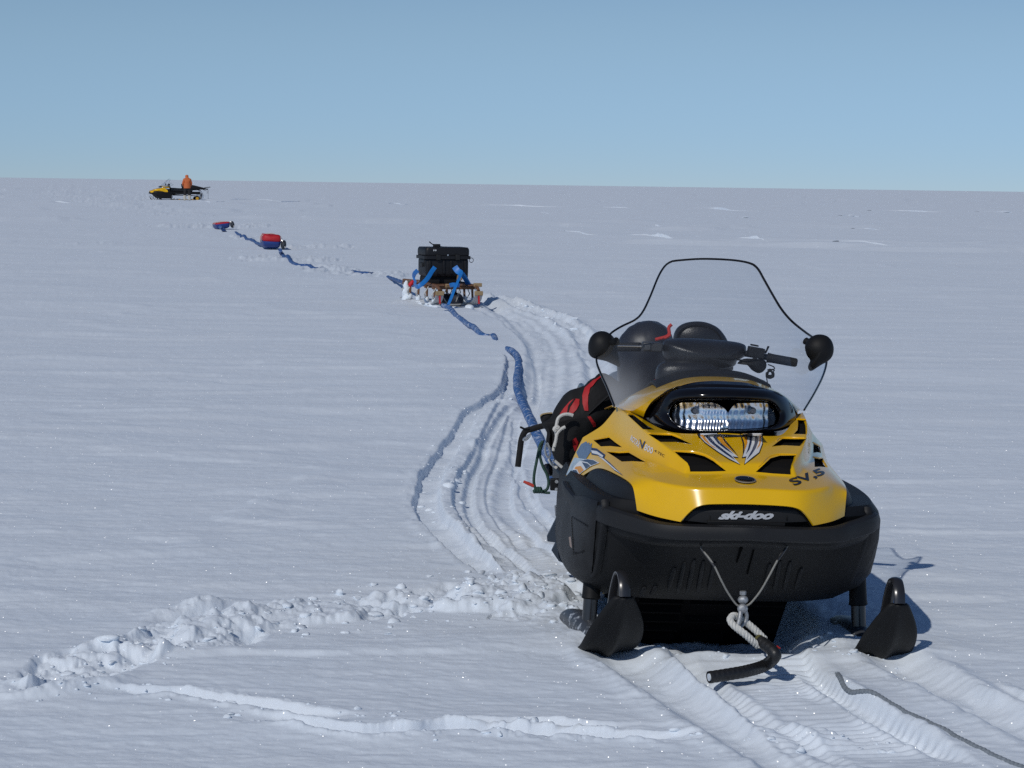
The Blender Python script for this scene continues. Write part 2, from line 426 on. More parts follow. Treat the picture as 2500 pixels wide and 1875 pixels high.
class Snow:
    def __init__(s):
        # rows evenly spaced for the eye near the camera, columns dense in the middle
        ys = [-60, -30, -12, -4, 0, 2, 3.2]
        y = 4.3; f = 2370.0
        while y < 9000:
            ys.append(y); dy = max(0.0065, 0.62 * y * y / (CH * f)); 
            if y > 60: dy *= 1.0 + (y - 60) / 200
            y += min(dy, y * 0.25)
        u = np.concatenate([-np.geomspace(9, 0.36, 40)[:-1], np.linspace(-0.34, -0.245, 40)[:-1], np.linspace(-0.245, 0.245, 1180), np.linspace(0.245, 0.34, 40)[1:], np.geomspace(0.36, 9, 40)[1:]])
        ys = np.array(ys)
        s.X = np.outer(np.where(ys > 3.3, ys, 0.55 * np.sqrt(ys * ys + 25)), u).astype(np.float64)
        s.Y = np.repeat(ys[:, None], len(u), 1).astype(np.float64)
        s.near = s.Y < 160
        s.Z = np.zeros_like(s.X)
        print('snow grid', s.X.shape)
    def along(s, path, reach, cap=0.0):
        """masked (index, signed lateral distance (+ = right of travel), arc length)"""
        P = np.array([(p.x, p.y) for p in path])
        m = (s.X > P[:, 0].min() - reach) & (s.X < P[:, 0].max() + reach) & (s.Y > P[:, 1].min() - reach) & (s.Y < P[:, 1].max() + reach)
        idx = np.nonzero(m.ravel())[0]
        x = s.X.ravel()[idx]; y = s.Y.ravel()[idx]
        best = np.full(len(idx), 1e9); sd = np.zeros(len(idx)); arc = np.zeros(len(idx)); L = 0
        k = max(1, len(P) // 160); P2 = P[::k]
        if (P2[-1] != P[-1]).any(): P2 = np.vstack([P2, P[-1]])
        for a, b in zip(P2[:-1], P2[1:]):
            d = b - a; l = math.hypot(*d)
            if l < 1e-9: continue
            d = d / l; near = (np.abs(x - (a[0] + b[0]) / 2) < reach + l) & (np.abs(y - (a[1] + b[1]) / 2) < reach + l)
            j = np.nonzero(near)[0]
            t = (x[j] - a[0]) * d[0] + (y[j] - a[1]) * d[1]; tc = np.clip(t, 0, l)
            ex = x[j] - a[0] - d[0] * tc; ey = y[j] - a[1] - d[1] * tc; q = np.hypot(ex, ey)
            side = (x[j] - a[0]) * d[1] - (y[j] - a[1]) * d[0]
            w = q < best[j]; jj = j[w]
            best[jj] = q[w]; sd[jj] = np.sign(side[w]) * q[w]; arc[jj] = L + tc[w]
            L += l
        k = best < reach
        return idx[k], sd[k], arc[k], L
    def add(s, idx, dz):
        z = s.Z.ravel(); z[idx] += dz; s.Z = z.reshape(s.X.shape)
    def xy(s, idx): return s.X.ravel()[idx], s.Y.ravel()[idx]
    def groove(s, px, w, depth, berm=0.02, rough=0.25, wall=0.3, fade=0.4, chunk=0.0, seed=1, jag=0.02):
        path = gpath(px) if not isinstance(px[0], Vector) else px
        idx, d, a, L = s.along(path, w * 2.6 + 0.1)
        if not len(idx): return
        x, y = s.xy(idx)
        d = d + jag * fbm(x * 6, y * 3, 3, seed)
        end = sstep(0, fade, a) * sstep(0, fade, L - a) if fade > 0 else 1
        hw = w / 2
        fl = 1 - sstep(hw * (1 - wall), hw * (1 + wall * 0.5), np.abs(d))
        be = np.exp(-((np.abs(d) - hw * 1.45) / (hw * 0.55)) ** 2)
        n = fbm(x * 11, y * 6, 4, seed + 5)
        dz = -depth * fl * (1 + 0.15 * n) + berm * be * (1 + 0.4 * n)
        dz += rough * 0.012 * n * (fl + be)
        if chunk > 0:
            dz += 0.5 * chunk * (lumps(x, y, 0.09, seed + 31, 0.55) * 0.8 + lumps(x, y, 0.045, seed + 41, 0.5)) * np.clip(be + 0.5 * fl, 0, 1)
        s.add(idx, dz * end)
    def ridge(s, px, w, h, chunk=0.3, seed=3, fade=0.5, grain=14):
        path = gpath(px)
        idx, d, a, L = s.along(path, w * 1.6)
        x, y = s.xy(idx)
        end = sstep(0, fade, a) * sstep(0, fade, L - a)
        b = np.exp(-(d / (w * 0.5)) ** 2); n = fbm(x * grain, y * grain * 0.5, 4, seed)
        dz = h * b * (1 + 0.45 * n)
        dz += 0.45 * chunk * b * (lumps(x, y, 0.1, seed + 9, 0.5) * 0.7 + lumps(x, y, 0.05, seed + 13, 0.6))
        s.add(idx, dz * end)
    def cord(s, px, w, amp, lam, sink=0.02, seed=8):
        path = gpath(px)
        idx, d, a, L = s.along(path, w)
        x, y = s.xy(idx); end = sstep(0, 0.6, a) * sstep(0, 0.6, L - a)
        m = 1 - sstep(w * 0.44, w * 0.52, np.abs(d))
        n = fbm(x * 4, y * 4, 3, seed)
        dz = m * (-sink + amp * np.sin(2 * math.pi * a / lam + 2.0 * n) * (0.6 + 0.6 * vnoise(x * 3, y * 3, seed + 2)))
        s.add(idx, dz * end)
    def churn(s, px, ws, h, seed=20, dig=0.03, cell=0.16):
        """trampled band with clods; ws = width at each control point"""
        C = [G(*p) for p in px]
        path = resample(spline(C, 10), 0.05)
        reach = max(ws) * 0.75
        idx, d, a, L = s.along(path, reach)
        x, y = s.xy(idx)
        ca = [0]
        for p, q in zip(C[:-1], C[1:]): ca.append(ca[-1] + (q - p).length)
        wl = np.interp(a / L * ca[-1], ca, ws) / 2
        jag = 0.3 * fbm(x * 3.5, y * 3.5, 4, seed)
        q = np.abs(d) / np.maximum(wl, 1e-3) + jag
        m = (1 - sstep(0.75, 1.0, q)) * sstep(0, 0.3, a) * sstep(0, 0.3, L - a)
        n = fbm(x * 5, y * 5, 5, seed + 2); n2 = fbm(x * 16, y * 16, 4, seed + 3)
        k = cell / 0.16
        u = x / k; v = y / k; k = min(k, 1.6)
        foot = sstep(-0.2, 0.4, fbm(u * 2.6, v * 2.2, 4, seed + 4)); step2 = sstep(-0.1, 0.2, fbm(u * 5.0 + 3, v * 4.0, 4, seed + 8))
        dz = k * h * (-0.050 * foot + 0.014 * step2 + 0.010 * n + 0.004 * n2) + (0.012 * k if dig > 0 else 0.03)
        dz += 0.32 * min(1, 1.6 / (cell / .16)) * h * (lumps(x, y, cell, seed + 5, 0.4) * 0.6 + lumps(x, y, cell * 0.45, seed + 6, 0.5) * 0.8 + lumps(x, y, cell * 0.2, seed + 7, 0.5) * 0.9)
        s.add(idx, dz * m)
    def done(s):
        x, y = s.X, s.Y; z = s.Z
        nr = s.near
        xn, yn = x[nr], y[nr]
        far = 1 / (1 + (yn / 60) ** 2)
        # wind crust: long low waves across the view, small ripples, grain
        dz = 0.022 * fbm(xn * 0.22, yn * 0.5, 3, 3) + 0.008 * fbm(xn * 0.9, yn * 2.4, 4, 5) * (0.5 + 0.5 * far)
        dz += 0.0035 * np.abs(fbm(xn * 3.0, yn * 9.0, 4, 7)) * far + 0.0016 * fbm(xn * 18, yn * 30, 3, 9) * far
        # scattered low sastrugi edges
        sa = fbm(xn * 0.30 + 3, yn * 0.6, 4, 31); dz += 0.012 * sstep(0.28, 0.42, sa) * (1 - sstep(0.5, 0.8, sa))
        z[nr] += dz
        z += zbase(y)
        # far field: broad shallow drifts
        z += 0.05 * fbm(x * 0.02, y * 0.05, 3, 51) * sstep(30, 120, y) * (1 - sstep(600, 1500, y))
        sf = fbm(x * 0.05 + 5, y * 0.12, 4, 61); z += 0.10 * sstep(0.42, 0.5, sf) * (1 - sstep(0.5, 0.95, sf)) * sstep(35, 60, y) * (1 - sstep(300, 700, y))
        s.Z = z
    def height(s, p):
        """ground height under a point (nearest vertex)"""
        i = int(np.argmin(np.abs(s.Y[:, 0] - p[1]))); j = int(np.argmin(np.abs(s.X[i] - p[0])))
        return float(s.Z[i, j])
    def build(s, m):
        nr, nc = s.X.shape
        co = np.stack([s.X, s.Y, s.Z], -1).reshape(-1, 3).astype(np.float32)
        i = np.arange((nr - 1) * nc).reshape(nr - 1, nc)[:, :-1].ravel()
        q = np.stack([i, i + 1, i + nc + 1, i + nc], -1).astype(np.int32)
        me = bpy.data.meshes.new('snow_ground')
        me.vertices.add(len(co)); me.vertices.foreach_set('co', co.ravel())
        me.loops.add(q.size); me.loops.foreach_set('vertex_index', q.ravel())
        me.polygons.add(len(q)); me.polygons.foreach_set('loop_start', np.arange(0, q.size, 4, dtype=np.int32))
        me.polygons.foreach_set('use_smooth', np.ones(len(q), dtype=bool))
        me.update(calc_edges=True); me.materials.append(m)
        o = link(bpy.data.objects.new('snow_ground', me)); o['kind'] = 'structure'
        return o

def snow_material(name='snow', sparkle=True):
    m = bpy.data.materials.new(name); m.use_nodes = True
    nt = m.node_tree; p = nt.nodes['Principled BSDF']; out = nt.nodes['Material Output']
    p.inputs['Base Color'].default_value = (0.79, 0.835, 0.90, 1)
    p.inputs['Roughness'].default_value = 0.75; p.inputs['Specular IOR Level'].default_value = 0.25
    tc = nt.nodes.new('ShaderNodeTexCoord')
    n1 = nt.nodes.new('ShaderNodeTexNoise'); n1.inputs['Scale'].default_value = 55; n1.inputs['Detail'].default_value = 6; n1.inputs['Roughness'].default_value = 0.65
    n2 = nt.nodes.new('ShaderNodeTexNoise'); n2.inputs['Scale'].default_value = 1.0; n2.inputs['Detail'].default_value = 7
    mp = nt.nodes.new('ShaderNodeMapping'); mp.inputs['Scale'].default_value = (1.2, 3.6, 1.0)
    nt.links.new(tc.outputs['Object'], n1.inputs['Vector'])
    nt.links.new(tc.outputs['Object'], mp.inputs['Vector']); nt.links.new(mp.outputs[0], n2.inputs['Vector'])
    ad = nt.nodes.new('ShaderNodeMath'); ad.operation = 'MULTIPLY_ADD'; ad.inputs[1].default_value = 1.6
    nt.links.new(n2.outputs['Fac'], ad.inputs[0]); nt.links.new(n1.outputs['Fac'], ad.inputs[2])
    b = nt.nodes.new('ShaderNodeBump'); b.inputs['Strength'].default_value = 0.42; b.inputs['Distance'].default_value = 0.006
    n4 = nt.nodes.new('ShaderNodeTexNoise'); n4.inputs['Scale'].default_value = 1.0; n4.inputs['Detail'].default_value = 4
    mp4 = nt.nodes.new('ShaderNodeMapping'); mp4.inputs['Scale'].default_value = (0.35, 0.8, 1.0); nt.links.new(tc.outputs['Object'], mp4.inputs['Vector']); nt.links.new(mp4.outputs[0], n4.inputs['Vector'])
    r4 = nt.nodes.new('ShaderNodeMapRange'); r4.inputs[1].default_value = 0.35; r4.inputs[2].default_value = 0.68; r4.inputs[3].default_value = 0.12; r4.inputs[4].default_value = 0.40
    nt.links.new(n4.outputs['Fac'], r4.inputs[0]); nt.links.new(r4.outputs[0], b.inputs['Strength'])
    nt.links.new(ad.outputs[0], b.inputs['Height']); nt.links.new(b.outputs[0], p.inputs['Normal'])
    mx = nt.nodes.new('ShaderNodeMix'); mx.data_type = 'RGBA'
    mx.inputs[6].default_value = (0.715, 0.79, 0.875, 1); mx.inputs[7].default_value = (0.815, 0.868, 0.92, 1)
    nt.links.new(n2.outputs['Fac'], mx.inputs[0]); nt.links.new(mx.outputs[2], p.inputs['Base Color'])
    if sparkle:
        # ice crystals: tiny cells with random facing, glinting where they mirror the sun
        vo = nt.nodes.new('ShaderNodeTexVoronoi'); vo.inputs['Scale'].default_value = 330
        mp2 = nt.nodes.new('ShaderNodeMapping'); mp2.inputs['Scale'].default_value = (1.0, 0.45, 0.6)
        nt.links.new(tc.outputs['Object'], mp2.inputs['Vector']); nt.links.new(mp2.outputs[0], vo.inputs['Vector'])
        wnz = nt.nodes.new('ShaderNodeTexWhiteNoise'); nt.links.new(vo.outputs['Color'], wnz.inputs['Vector'])
        sub = nt.nodes.new('ShaderNodeVectorMath'); sub.operation = 'MULTIPLY_ADD'
        sub.inputs[1].default_value = (2.4, 2.4, 0.9); sub.inputs[2].default_value = (-1.2, -1.2, 0.1)
        nt.links.new(wnz.outputs['Color'], sub.inputs[0])
        nm = nt.nodes.new('ShaderNodeVectorMath'); nm.operation = 'NORMALIZE'; nt.links.new(sub.outputs[0], nm.inputs[0])
        gl = nt.nodes.new('ShaderNodeBsdfGlossy'); gl.inputs['Roughness'].default_value = 0.27
        nt.links.new(nm.outputs[0], gl.inputs['Normal'])
        sel = nt.nodes.new('ShaderNodeMath'); sel.operation = 'GREATER_THAN'; sel.inputs[1].default_value = 0.84
        wn2 = nt.nodes.new('ShaderNodeTexWhiteNoise'); wn2.noise_dimensions = '4D'; wn2.inputs['W'].default_value = 3.7; nt.links.new(vo.outputs['Color'], wn2.inputs['Vector'])
        nt.links.new(wn2.outputs['Value'], sel.inputs[0])
        ml = nt.nodes.new('ShaderNodeMath'); ml.operation = 'MULTIPLY'; ml.inputs[1].default_value = 0.08
        nt.links.new(sel.outputs[0], ml.inputs[0])
        nt.links.new(ml.outputs[0], gl.inputs['Color'])
        ms = nt.nodes.new('ShaderNodeAddShader')
        nt.links.new(p.outputs[0], ms.inputs[0]); nt.links.new(gl.outputs[0], ms.inputs[1])
        nt.links.new(ms.outputs[0], out.inputs[0])
    return m

SN = Snow()
# --- loop track on the left of the near machine
SN.groove([(1247, 862), (1252, 890), (1245, 930), (1222, 965), (1155, 1012), (1118, 1060), (1076, 1112), (1052, 1165), (1042, 1212), (1046, 1250), (1062, 1286), (1118, 1340), (1185, 1396), (1240, 1425)], 0.12, 0.042, 0.002, chunk=0.08, seed=101, jag=.009)
SN.ridge([(1250, 960), (1205, 1020), (1155, 1085), (1120, 1140), (1098, 1190), (1090, 1230), (1100, 1270), (1140, 1322), (1200, 1378), (1270, 1420)], 0.12, 0.014, 0.25, seed=103)
SN.cord([(1275, 900), (1270, 980), (1228, 1070), (1195, 1140), (1178, 1200), (1186, 1250), (1230, 1315), (1300, 1385), (1380, 1450)], 0.30, 0.005, 0.055, 0.028, seed=104)
SN.groove([(1255, 985), (1228, 1015), (1192, 1062), (1166, 1125), (1148, 1185), (1144, 1232), (1172, 1290), (1240, 1352), (1325, 1422)], 0.05, 0.022, 0.004, seed=105, jag=0.006, wall=.7)
SN.ridge([(1262, 1040), (1235, 1095), (1213, 1140), (1201, 1190), (1199, 1231), (1228, 1275), (1286, 1323), (1363, 1391)], 0.06, 0.013, 0.12, seed=106)
SN.cord([(1290, 1000), (1268, 1080), (1250, 1150), (1248, 1220), (1290, 1290), (1370, 1360)], 0.26, 0.004, 0.05, 0.018, seed=107)
SN.groove([(1262, 1010), (1256, 1060), (1267, 1145), (1286, 1222), (1349, 1304), (1400, 1345)], 0.05, 0.012, 0.004, seed=108, jag=0.01)
# --- ruts between the wooden sled and the near machine
SN.groove([(1120, 712), (1200, 752), (1262, 790), (1305, 840), (1313, 900), (1300, 960), (1290, 1010)], 0.16, 0.024, 0.008, chunk=0.08, seed=111, wall=.7, jag=.01)
SN.groove([(1165, 733), (1240, 765), (1310, 805), (1346, 860), (1346, 920), (1326, 985)], 0.14, 0.022, 0.008, chunk=0.08, seed=112, wall=.7, jag=.01)
SN.groove([(1190, 725), (1300, 763), (1385, 798), (1430, 840), (1452, 900), (1466, 960)], 0.18, 0.032, 0.018, chunk=0.2, seed=113, wall=.6)
SN.ridge([(1175, 728), (1280, 750), (1375, 785), (1440, 830)], 0.3, 0.04, 0.35, seed=114)
SN.cord([(1170, 745), (1260, 778), (1330, 830), (1375, 900), (1385, 980)], 0.5, 0.006, 0.06, 0.02, seed=115)
# --- trampled band running left from the near machine
SN.churn([(1480, 1492), (1380, 1488), (1260, 1468), (1130, 1470), (960, 1485), (800, 1502), (640, 1522), (480, 1560), (330, 1598), (180, 1640), (60, 1675), (-80, 1700)],
         [0.7, 0.85, 0.75, 0.62, 0.46, 0.36, 0.40, 0.44, 0.36, 0.34, 0.30, 0.26], 0.9, 121)
SN.ridge([(1420, 1440), (1320, 1440), (1230, 1436), (1150, 1436)], 0.28, 0.09, 0.9, seed=125)
SN.groove([(700, 1478), (560, 1500), (430, 1520), (330, 1528)], 0.2, 0.05, 0.03, chunk=0.5, seed=122)
# --- ski ruts crossing the foreground
SN.groove([(-60, 1672), (60, 1690), (200, 1668), (300, 1640)], 0.13, 0.06, 0.03, chunk=0.4, seed=131)
SN.groove([(180, 1690), (330, 1700), (452, 1702), (600, 1720), (740, 1741), (830, 1752), (940, 1756)], 0.085, 0.042, 0.005, chunk=0.35, seed=132)
SN.groove([(540, 1748), (620, 1756), (700, 1764), (850, 1784), (960, 1786), (1100, 1778), (1210, 1784), (1350, 1790), (1500, 1794), (1640, 1797), (1800, 1805)], 0.08, 0.042, 0.005, chunk=0.4, seed=133)
SN.groove([(1040, 1762), (1200, 1766), (1300, 1764), (1420, 1770), (1540, 1768), (1640, 1774)], 0.06, 0.035, 0.01, chunk=0.2, seed=134)
# --- tracks of the near machine, leading out of the picture on the lower right
SN.groove([(1470, 1562), (1500, 1596), (1590, 1655), (1700, 1725), (1810, 1790), (1960, 1880), (2100, 1970)], 0.17, 0.04, 0.014, chunk=0.03, seed=141, wall=0.9, rough=0.1, jag=0.006)
SN.groove([(2110, 1570), (2180, 1612), (2330, 1690), (2500, 1775), (2650, 1850)], 0.17, 0.04, 0.014, chunk=0.03, seed=142, wall=0.9, rough=0.1, jag=0.006)
SN.cord([(1760, 1540), (1840, 1640), (1990, 1740), (2150, 1840), (2300, 1930)], 0.46, 0.007, 0.05, 0.03, seed=143)
SN.groove([(1640, 1580), (1720, 1650), (1850, 1740), (2000, 1830), (2120, 1900)], 0.08, 0.02, 0.008, seed=144, wall=0.9, jag=0.006)
SN.groove([(1950, 1600), (2060, 1690), (2200, 1770), (2380, 1870)], 0.08, 0.022, 0.008, seed=145, wall=0.9, jag=0.006)
SN.ridge([(1560, 1572), (1640, 1575), (1720, 1585), (1800, 1582), (1880, 1578)], 0.12, 0.06, 0.2, seed=146)
SN.ridge([(1900, 1580), (1980, 1560), (2050, 1585), (2110, 1610)], 0.12, 0.07, 0.2, seed=147)
SN.ridge([(1790, 1648), (1850, 1650), (1890, 1648), (1925, 1644)], 0.11, 0.045, 0.3, seed=148, fade=.2)
SN.churn([(1840, 1800), (1930, 1785), (2010, 1790), (2100, 1802), (2190, 1808)], [0.14, 0.26, 0.22, 0.14, 0.08], 0.45, 149, dig=-0.02, cell=0.1)
SN.ridge([(2310, 1780), (2380, 1785), (2480, 1782)], 0.10, 0.03, 0.4, seed=150)
SN.groove([(2380, 1660), (2500, 1715), (2600, 1760)], 0.08, 0.03, 0.02, chunk=0.2, seed=151)
# --- disturbed snow round the sleds and the far track
SN.churn([(985, 745), (1040, 742), (1100, 745), (1180, 750)], [0.5, 0.8, 0.7, 0.4], 0.5, 161, dig=0.03)
SN.churn([(620, 628), (680, 632), (730, 640)], [1.6, 2.4, 1.6], 0.8, 162, dig=0.04, cell=0.3)
SN.churn([(690, 600), (740, 602), (785, 606)], [1.5, 2.6, 1.8], 0.8, 163, dig=0.05, cell=0.3)
SN.churn([(485, 556), (515, 552), (560, 548), (590, 545)], [1.6, 4.0, 3.0, 2.0], 0.9, 164, dig=0.06, cell=0.35)
SN.churn([(755, 645), (830, 660), (900, 668), (985, 680)], [0.5, 1.2, 1.4, 0.8], 0.8, 165, dig=0.03, cell=0.2)
SN.churn([(590, 575), (640, 583), (670, 590)], [0.8, 1.2, 0.8], 0.6, 166, dig=0.03, cell=0.25)
SN.churn([(150, 452), (205, 466), (250, 482), (300, 500), (380, 514), (470, 528)], [4, 9, 7, 3.5, 3.5, 2.0], 0.6, 167, dig=0.06, cell=0.8)
SN.churn([(150, 599), (230, 597), (310, 594)], [0.5, 1.2, 0.8], 0.3, 168, dig=0.02, cell=0.25)
# the hollow the track has dug under the near machine
SN.groove([Vector((.70 + .02 * (k / 10 - .3) * -4, 7.75 + k * .28, 0)) for k in range(9)], 0.66, 0.085, 0.01, rough=.1, seed=190, fade=.15)
SN.done()
M_SNOW = snow_material()
SN.build(M_SNOW)
def drift(px, h, back, seed):
    # wind scarp: a short face turned to the camera, a long slope behind it
    path = resample(spline([G(x, y) for x, y in px], 12), .25 if px[0][1] > 540 else .8)
    N = len(path); rows = [[], [], [], [], []]
    a = np.arange(N) / N; nz = fbm(np.arange(N) * .13 + seed, np.zeros(N) + seed, 4, seed); n2 = fbm(np.arange(N) * .3 + seed, np.zeros(N), 3, seed + 3)
    for i, p in enumerate(path):
        e = max(0, math.sin(math.pi * (i + .5) / N)) ** .8; hh = h * e * max(.25, .75 + .45 * float(nz[i]) + .3 * float(n2[i])); z0 = SN.height(p)
        w = .35 * float(nz[i])
        for r, (dy, dz) in zip(rows, ((-.25, -.06), (.0, -.015), (.10 + h * 2, hh), (.10 + h + back * .3, hh * .6), (.1 + h + back, -.05))):
            q = Vector((p.x, p.y + dy + w, 0)); r.append(Vector((q.x, q.y, SN.height(p) + dz)))
    mb = MB(); mb.grid(rows); o = mb.build('snow_drift', M_SNOW, smooth=False); o['kind'] = 'structure'
for k, (x0, y0, x1, y1, hh) in enumerate([(1110, 502, 1430, 506, .15), (1430, 507, 1590, 508, .06), (1670, 508, 1860, 516, .20), (2130, 515, 2345, 518, .14), (2390, 517, 2520, 521, .15), (1530, 574, 1705, 589, .15), (1790, 592, 1925, 598, .11), (2050, 601, 2230, 609, .11), (1380, 566, 1460, 574, .09), (560, 492, 730, 493, .16), (15, 494, 300, 498, .08), (1580, 554, 1640, 555, .09), (2090, 559, 2170, 562, .08), (945, 498, 1000, 499, .10), (2060, 527, 2110, 528, .10), (1800, 528, 1850, 533, .09), (1310, 519, 1360, 521, .08), (455, 496, 540, 498, .06)]):
    drift([(x0, y0), ((x0 * 2 + x1) / 3, (y0 * 2 + y1) / 3 - 1.0), ((x0 + x1 * 2) / 3, (y0 + y1 * 2) / 3 + 1.0), (x1, y1)], hh * .45, 4.0 if y0 < 540 else 1.6, 20 + k)

# ------------------------------------------------------------------ the near snowmobile
YAW, MROLL = R(4.5), R(1.4)
MO = Vector((0.70, 8.0, 0.0))
MROT = Matrix.Rotation(YAW, 3, 'Z') @ Matrix.Rotation(MROLL, 3, 'Y')
MINV = MROT.transposed()
CAML = MINV @ (Vector((0, 0, CH)) - MO)

def L(px, py, y):
    """point of the machine's own frame seen at a photo pixel, at distance y behind its ski spindles"""
    r = MINV @ ray(px, py)
    return CAML + r * ((y - CAML.y) / r.y)

def toW(p): return MO + MROT @ Vector(p)

def S(y): return -.56 + (y + .56) * 1.3 if y > -.56 else y

SM = empty('snowmobile', 'large yellow and black snowmobile with twin headlights and clear windshield in the foreground', 'snowmobile')
SM.matrix_world = Matrix.Translation(MO) @ MROT.to_4x4()

def symm(vs, fs, cr=()):
    """mirror a left half across x = 0, welding the centre line"""
    n = len(vs); out = [Vector(v) for v in vs]; mp = {}
    for i, v in enumerate(vs):
        if abs(v.x) < 1e-6: mp[i] = i
        else: mp[i] = len(out); out.append(Vector((-v.x, v.y, v.z)))
    ff = [tuple(f) for f in fs] + [tuple(mp[i] for i in reversed(f)) for f in fs]
    cc = list(cr) + [(mp[a], mp[b], w) for a, b, w in cr]
    return out, ff, cc

# ---- hood
HV = dict(a0=(1821, 1230, -.560, 0), a1=(1821, 1192, -.545, 0), a2=(1816, 1157, -.43, 0), a3=(1813, 1133, -.40, 0), a4=(1790, 1056, -.20, 0),
          m0=(1745, 1230, -.558), m1=(1743, 1192, -.543), m2=(1742, 1158, -.43), m3=(1735, 1123, -.395),
          l0=(1697, 1232, -.552), L1=(1695, 1191, -.535), lb=(1661, 1274, -.54), o1=(1650, 1187, -.51),
          p0=(1600, 1262, -.50), p1=(1590, 1173, -.455), p2=(1545, 1150, -.34), q0=(1555, 1246, -.45), q1=(1548, 1195, -.43), q2=(1541, 1177, -.41),
          b2=(1673, 1157, -.425), b3=(1676, 1128, -.40), t1=(1641, 1102, -.33), t2=(1584, 1060, -.22), t3=(1534, 1012, -.05), t4=(1508, 993, .08),
          v1=(1631, 1139, -.355), v2=(1577, 1117, -.22), v3=(1527, 1085, -.06), v4=(1470, 1040, .12),
          i1=(1700, 1060, -.20), i2=(1645, 1058, -.185), i3=(1613, 1048, -.13), i4=(1574, 1026, -.05), i5=(1530, 1000, .07),
          e1=(1500, 1155, -.25), e2=(1462, 1138, -.08), e3=(1437, 1151, .04), e4=(1404, 1175, .12), e5=(1381, 1163, .20),
          f1=(1395, 1125, .20), f2=(1423, 1068, .18), g1=(1510, 1118, -.16), g2=(1450, 1098, .05))
names = list(HV); ix = {k: i for i, k in enumerate(names)}
hv = []
for k in names:
    p = L(HV[k][0], HV[k][1], S(HV[k][2]))
    if len(HV[k]) == 4: p.x = 0.0
    hv.append(p)
hf = [f.split() for f in """a0 m0 m1 a1
m0 l0 L1 m1
l0 lb o1 L1
lb p0 p1 o1
p0 q0 q1 p1
p1 q1 q2 p2
a1 m1 m2 a2
m1 L1 b2 m2
L1 o1 v1 b2
o1 p1 p2 v1
p2 q2 e1 g1
v1 p2 g1 v2
v2 g1 g2 v3
v3 g2 f2 v4
g1 e1 e2 g2
g2 e2 e3
g2 e3 f1 f2
e3 e4 e5 f1
b2 v1 t1 b3
v1 v2 t2 t1
v2 v3 t3 t2
v3 v4 t4 t3
a2 m2 m3 a3
m2 b2 b3 m3
a3 m3 i1 a4
m3 t1 i2 i1
m3 b3 t1
t1 t2 i3 i2
t2 t3 i4 i3
t3 t4 i5 i4""".split('\n')]
hf = [[ix[k] for k in f] for f in hf]
cr = []
def crease(chain, w):
    c = chain.split()
    for a, b in zip(c, c[1:]): cr.append((ix[a], ix[b], w))
crease('a1 m1 L1 o1 p1', .9); crease('a2 m2 b2 v1', .75); crease('a3 m3', .55); crease('m3 b3', .8); crease('b2 b3', .7)
crease('b3 t1 t2 t3 t4', .55); crease('v1 v2 v3 v4', .35); crease('p1 p2', .3); crease('l0 lb', .9)
crease('q0 q1 q2 e1 e2 e3 e4 e5 f1 f2 v4 t4 i5', .6); crease('a0 m0 l0', .8); crease('lb p0 q0', 1.0); crease('q0 q1', 1.0)
V2, F2, C2 = symm(hv, hf, cr)
hood = mesh_obj('hood', V2, F2, M_YEL, SM, subsurf=4, creases=C2)
vc = hood.data.attributes.new('crease_vert', 'FLOAT', 'POINT')
for v in hood.data.vertices:
    for k in ('lb', 'q0', 'e5', 'f2', 't4', 'e4'):
        if (Vector((-abs(v.co.x), v.co.y, v.co.z)) - hv[ix[k]]).length < 1e-4: vc.data[v.index].value = 1.0
bm = bmesh.new(); bm.from_mesh(hood.data); bmesh.ops.recalc_face_normals(bm, faces=bm.faces)
if sum(f.normal.z for f in bm.faces) < 0: bmesh.ops.reverse_faces(bm, faces=bm.faces)
bm.to_mesh(hood.data); bm.free()
bake(hood)
def bvh_of(*obs):
    vs, ps = [], []
    for o in obs:
        b = len(vs); vs += [v.co.copy() for v in o.data.vertices]; ps += [tuple(i + b for i in p.vertices) for p in o.data.polygons]
    return BVHTree.FromPolygons(vs, ps)
HB = bvh_of(hood)

def hit(tree, px, py):
    d = (MINV @ ray(px, py)).normalized()
    loc, nor, _, _ = tree.ray_cast(CAML, d)
    if loc is None:
        # off the edge: take the depth of the nearest surface point
        t = 7.9; loc, nor, _, _ = tree.find_nearest(CAML + d * t)
        t = (loc - CAML).dot(d); return CAML + d * t, nor if nor.dot(d) < 0 else -nor
    if nor.dot(d) > 0: nor = -nor
    return loc, nor

def decal(name, polys, m, tree, off, parent, step=5, mirror=False, px2l=None):
    """flat shapes laid on a curved panel; polys are outlines in photo pixels"""
    mb = MB()
    for poly in polys:
        v2, f2 = fill2d(poly, step)
        vs = []
        for p in v2:
            l, n = hit(tree, p.x, p.y); vs.append(l + n * off)
        mb.add(vs, f2)
        if mirror: mb.add([Vector((-v.x, v.y, v.z)) for v in vs], [tuple(reversed(f)) for f in f2])
    return mesh_obj(name, mb.v, mb.f, m, parent, angle=180)

liner = mesh_obj('hood_liner', [v.co - v.normal * .016 for v in hood.data.vertices], [tuple(p.vertices) for p in hood.data.polygons], mat('vent_mesh', (0.010, 0.009, 0.008), 0.8, spec=0.1, bump=0.6, bscale=350), SM, angle=180)
